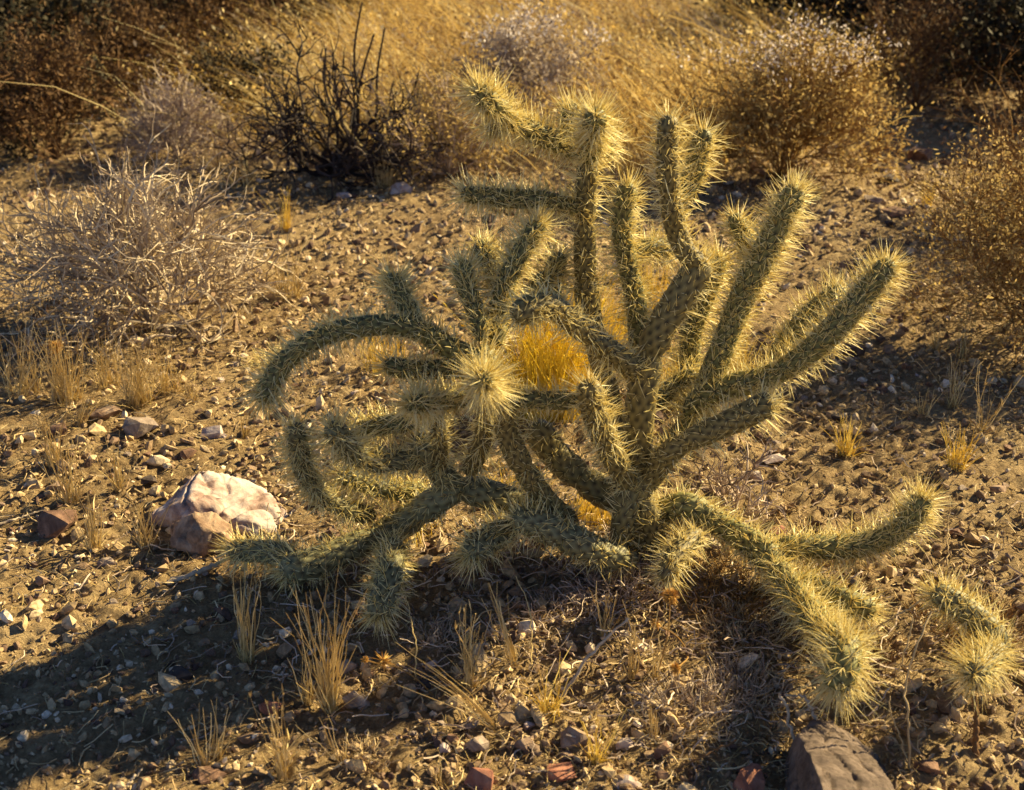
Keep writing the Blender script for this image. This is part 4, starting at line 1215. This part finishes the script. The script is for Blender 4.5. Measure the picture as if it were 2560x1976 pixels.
polyline_tube('dead_stick', [G(306, 1975, .006), G(330, 1950, .012), G(356, 1925, .015)], 0.0024, 0.0015, 'pale_twig', 'short thin stick lying at the bottom left corner', 'stick', 5)
polyline_tube('dead_stick', [G(355, 870, .03), G(365, 850, .05), G(395, 840, .055), G(440, 842, .05)], 0.0045, 0.0032, 'pale_twig', 'whitish curved dead branch lying under the bare grey shrub', 'stick', 6)
polyline_tube('dead_stick', [G(0, 1310, .01), G(60, 1290, .012), G(125, 1275, .01)], 0.0022, 0.0014, 'pale_twig', 'thin stick lying at the left edge by the dark slabby stone', 'stick', 7)
polyline_tube('dead_stick', [G(1690, 1925, .01), G(1760, 1890, .03), G(1840, 1850, .05)], 0.0018, 0.0010, 'brown_twig', 'thin reddish twig slanting across the gravel by the rounded red brown rock', 'stick', 8)
polyline_tube('dry_stem', [G(2275, 1925, .0), G(2272, 1840, .05), G(2268, 1760, .10), G(2262, 1722, .11), G(2290, 1620, .17), G(2330, 1530, .2)], 0.0017, 0.0011, 'straw', 'long dry forked stem rising before the outermost right cactus joint', 'dry stem', 9)
polyline_tube('dry_stem', [G(2262, 1720, .10), G(2232, 1710, .11), G(2170, 1702, .12)], 0.0016, 0.0009, 'straw', 'dry side twig reaching left towards the drooping cactus joint', 'dry stem', 10)
polyline_tube('dry_stem', [G(2240, 1690, .08), G(2260, 1640, .11), G(2275, 1580, .14), G(2280, 1540, .16)], 0.0015, 0.0009, 'straw', 'dry stem just left of the long forked stem', 'dry stem', 11)
polyline_tube('dry_stem', [G(2160, 1592, .06), G(2230, 1545, .10), G(2310, 1500, .13)], 0.0016, 0.0010, 'straw', 'dry twig slanting between the two right hand cactus joints', 'dry stem', 12)
polyline_tube('dry_stem', [G(2270, 1920, .0), G(2250, 1850, .03), G(2222, 1765, .07), G(2225, 1740, .08)], 0.0014, 0.0008, 'straw', 'thin dry stem curving beside the dark right hand shadow', 'dry stem', 13)
polyline_tube('dry_stem', [G(2442, 1890, .0), G(2440, 1810, .04), G(2436, 1740, .08)], 0.0042, 0.0034, 'brown_twig', 'dead brown stalk under the lowest right cactus joint', 'dry stem', 14)
polyline_tube('dry_stem', [G(2370, 1420, .03), G(2368, 1330, .07), G(2375, 1240, .12)], 0.0014, 0.0008, 'straw', 'thin stem standing right of the upturned cactus arm tip', 'dry stem', 15)
polyline_tube('dry_stem', [G(1325, 1690, .0), G(1330, 1600, .03), G(1318, 1510, .07), G(1290, 1440, .09)], 0.0011, 0.0007, 'grass', 'single tall straw crossing the shade below the long low joint', 'dry stem', 16)
polyline_tube('dry_stem', [G(1036, 1700, .0), G(1042, 1640, .03), G(1030, 1560, .06), G(1015, 1490, .08)], 0.0011, 0.0007, 'grass', 'single straw beside the hanging left cactus joint', 'dry stem', 17)

# dead twig tangle right of the trunk
shrub('dead_twigs', 1840, 1290, 'dark dead twig tangle lying right of the cactus trunk', [(7, 0.085, 0.0036), (2, 0.065, 0.0024), (1, 0.045, 0.0014)], 71, 'grey_twig', spread=0.95, wig=0.3, cat='twigs')

# burrs and dried flower
def burr(px, py, h, rpx, n, label, stem_to, name='burr'):
    p = G(px, py, h); k = mpp(p); R = rpx * k
    t = empty(name, p, label, 'dried flower')
    d = rng.normal(size=(n, 3)); d /= np.linalg.norm(d, axis=1, keepdims=True)
    V, Q = spine_mesh(d * R * 0.15, d, R * rng.uniform(0.7, 1.0, n), np.full(n, 0.0011))
    link('bracts', mesh_np('bracts', V, Q=Q, mat=M['burr']), t)['kind'] = 'stuff'
    e = G(*stem_to)
    C, _ = catmull([Vector((0, 0, 0)), (e - p) * 0.5 + Vector((0.006, 0, 0.004)), e - p], 10)
    V, Q = tubes(C[None], np.full((1, 10), 0.0011), 5)
    link('stem', mesh_np('stem', V, Q=Q, mat=M['ginger_twig']), t)
    return t
burr(1676, 1492, .09, 24, 150, 'yellow prickly burr hanging below the short dark cactus joint', (1640, 1700, 0))
burr(1690, 1672, .05, 17, 90, 'small yellow burr on the shaded soil below the larger burr', (1720, 1640, .0))
burr(958, 1652, .06, 30, 40, 'dried star shaped flower head on a crooked stem below the cactus', (1085, 1740, .0), 'dried_flower')
burr(912, 1650, .05, 11, 50, 'tiny dried bud left of the star shaped flower head', (985, 1695, .02), 'dried_flower')
burr(140, 868, .10, 20, 140, 'round yellow seed head among the left hand grass', (150, 990, 0), 'seed_head')
burr(1640, 1560, .06, 16, 50, 'dry starry seed head left of the thin stems under the burr', (1720, 1630, .0), 'seed_head')
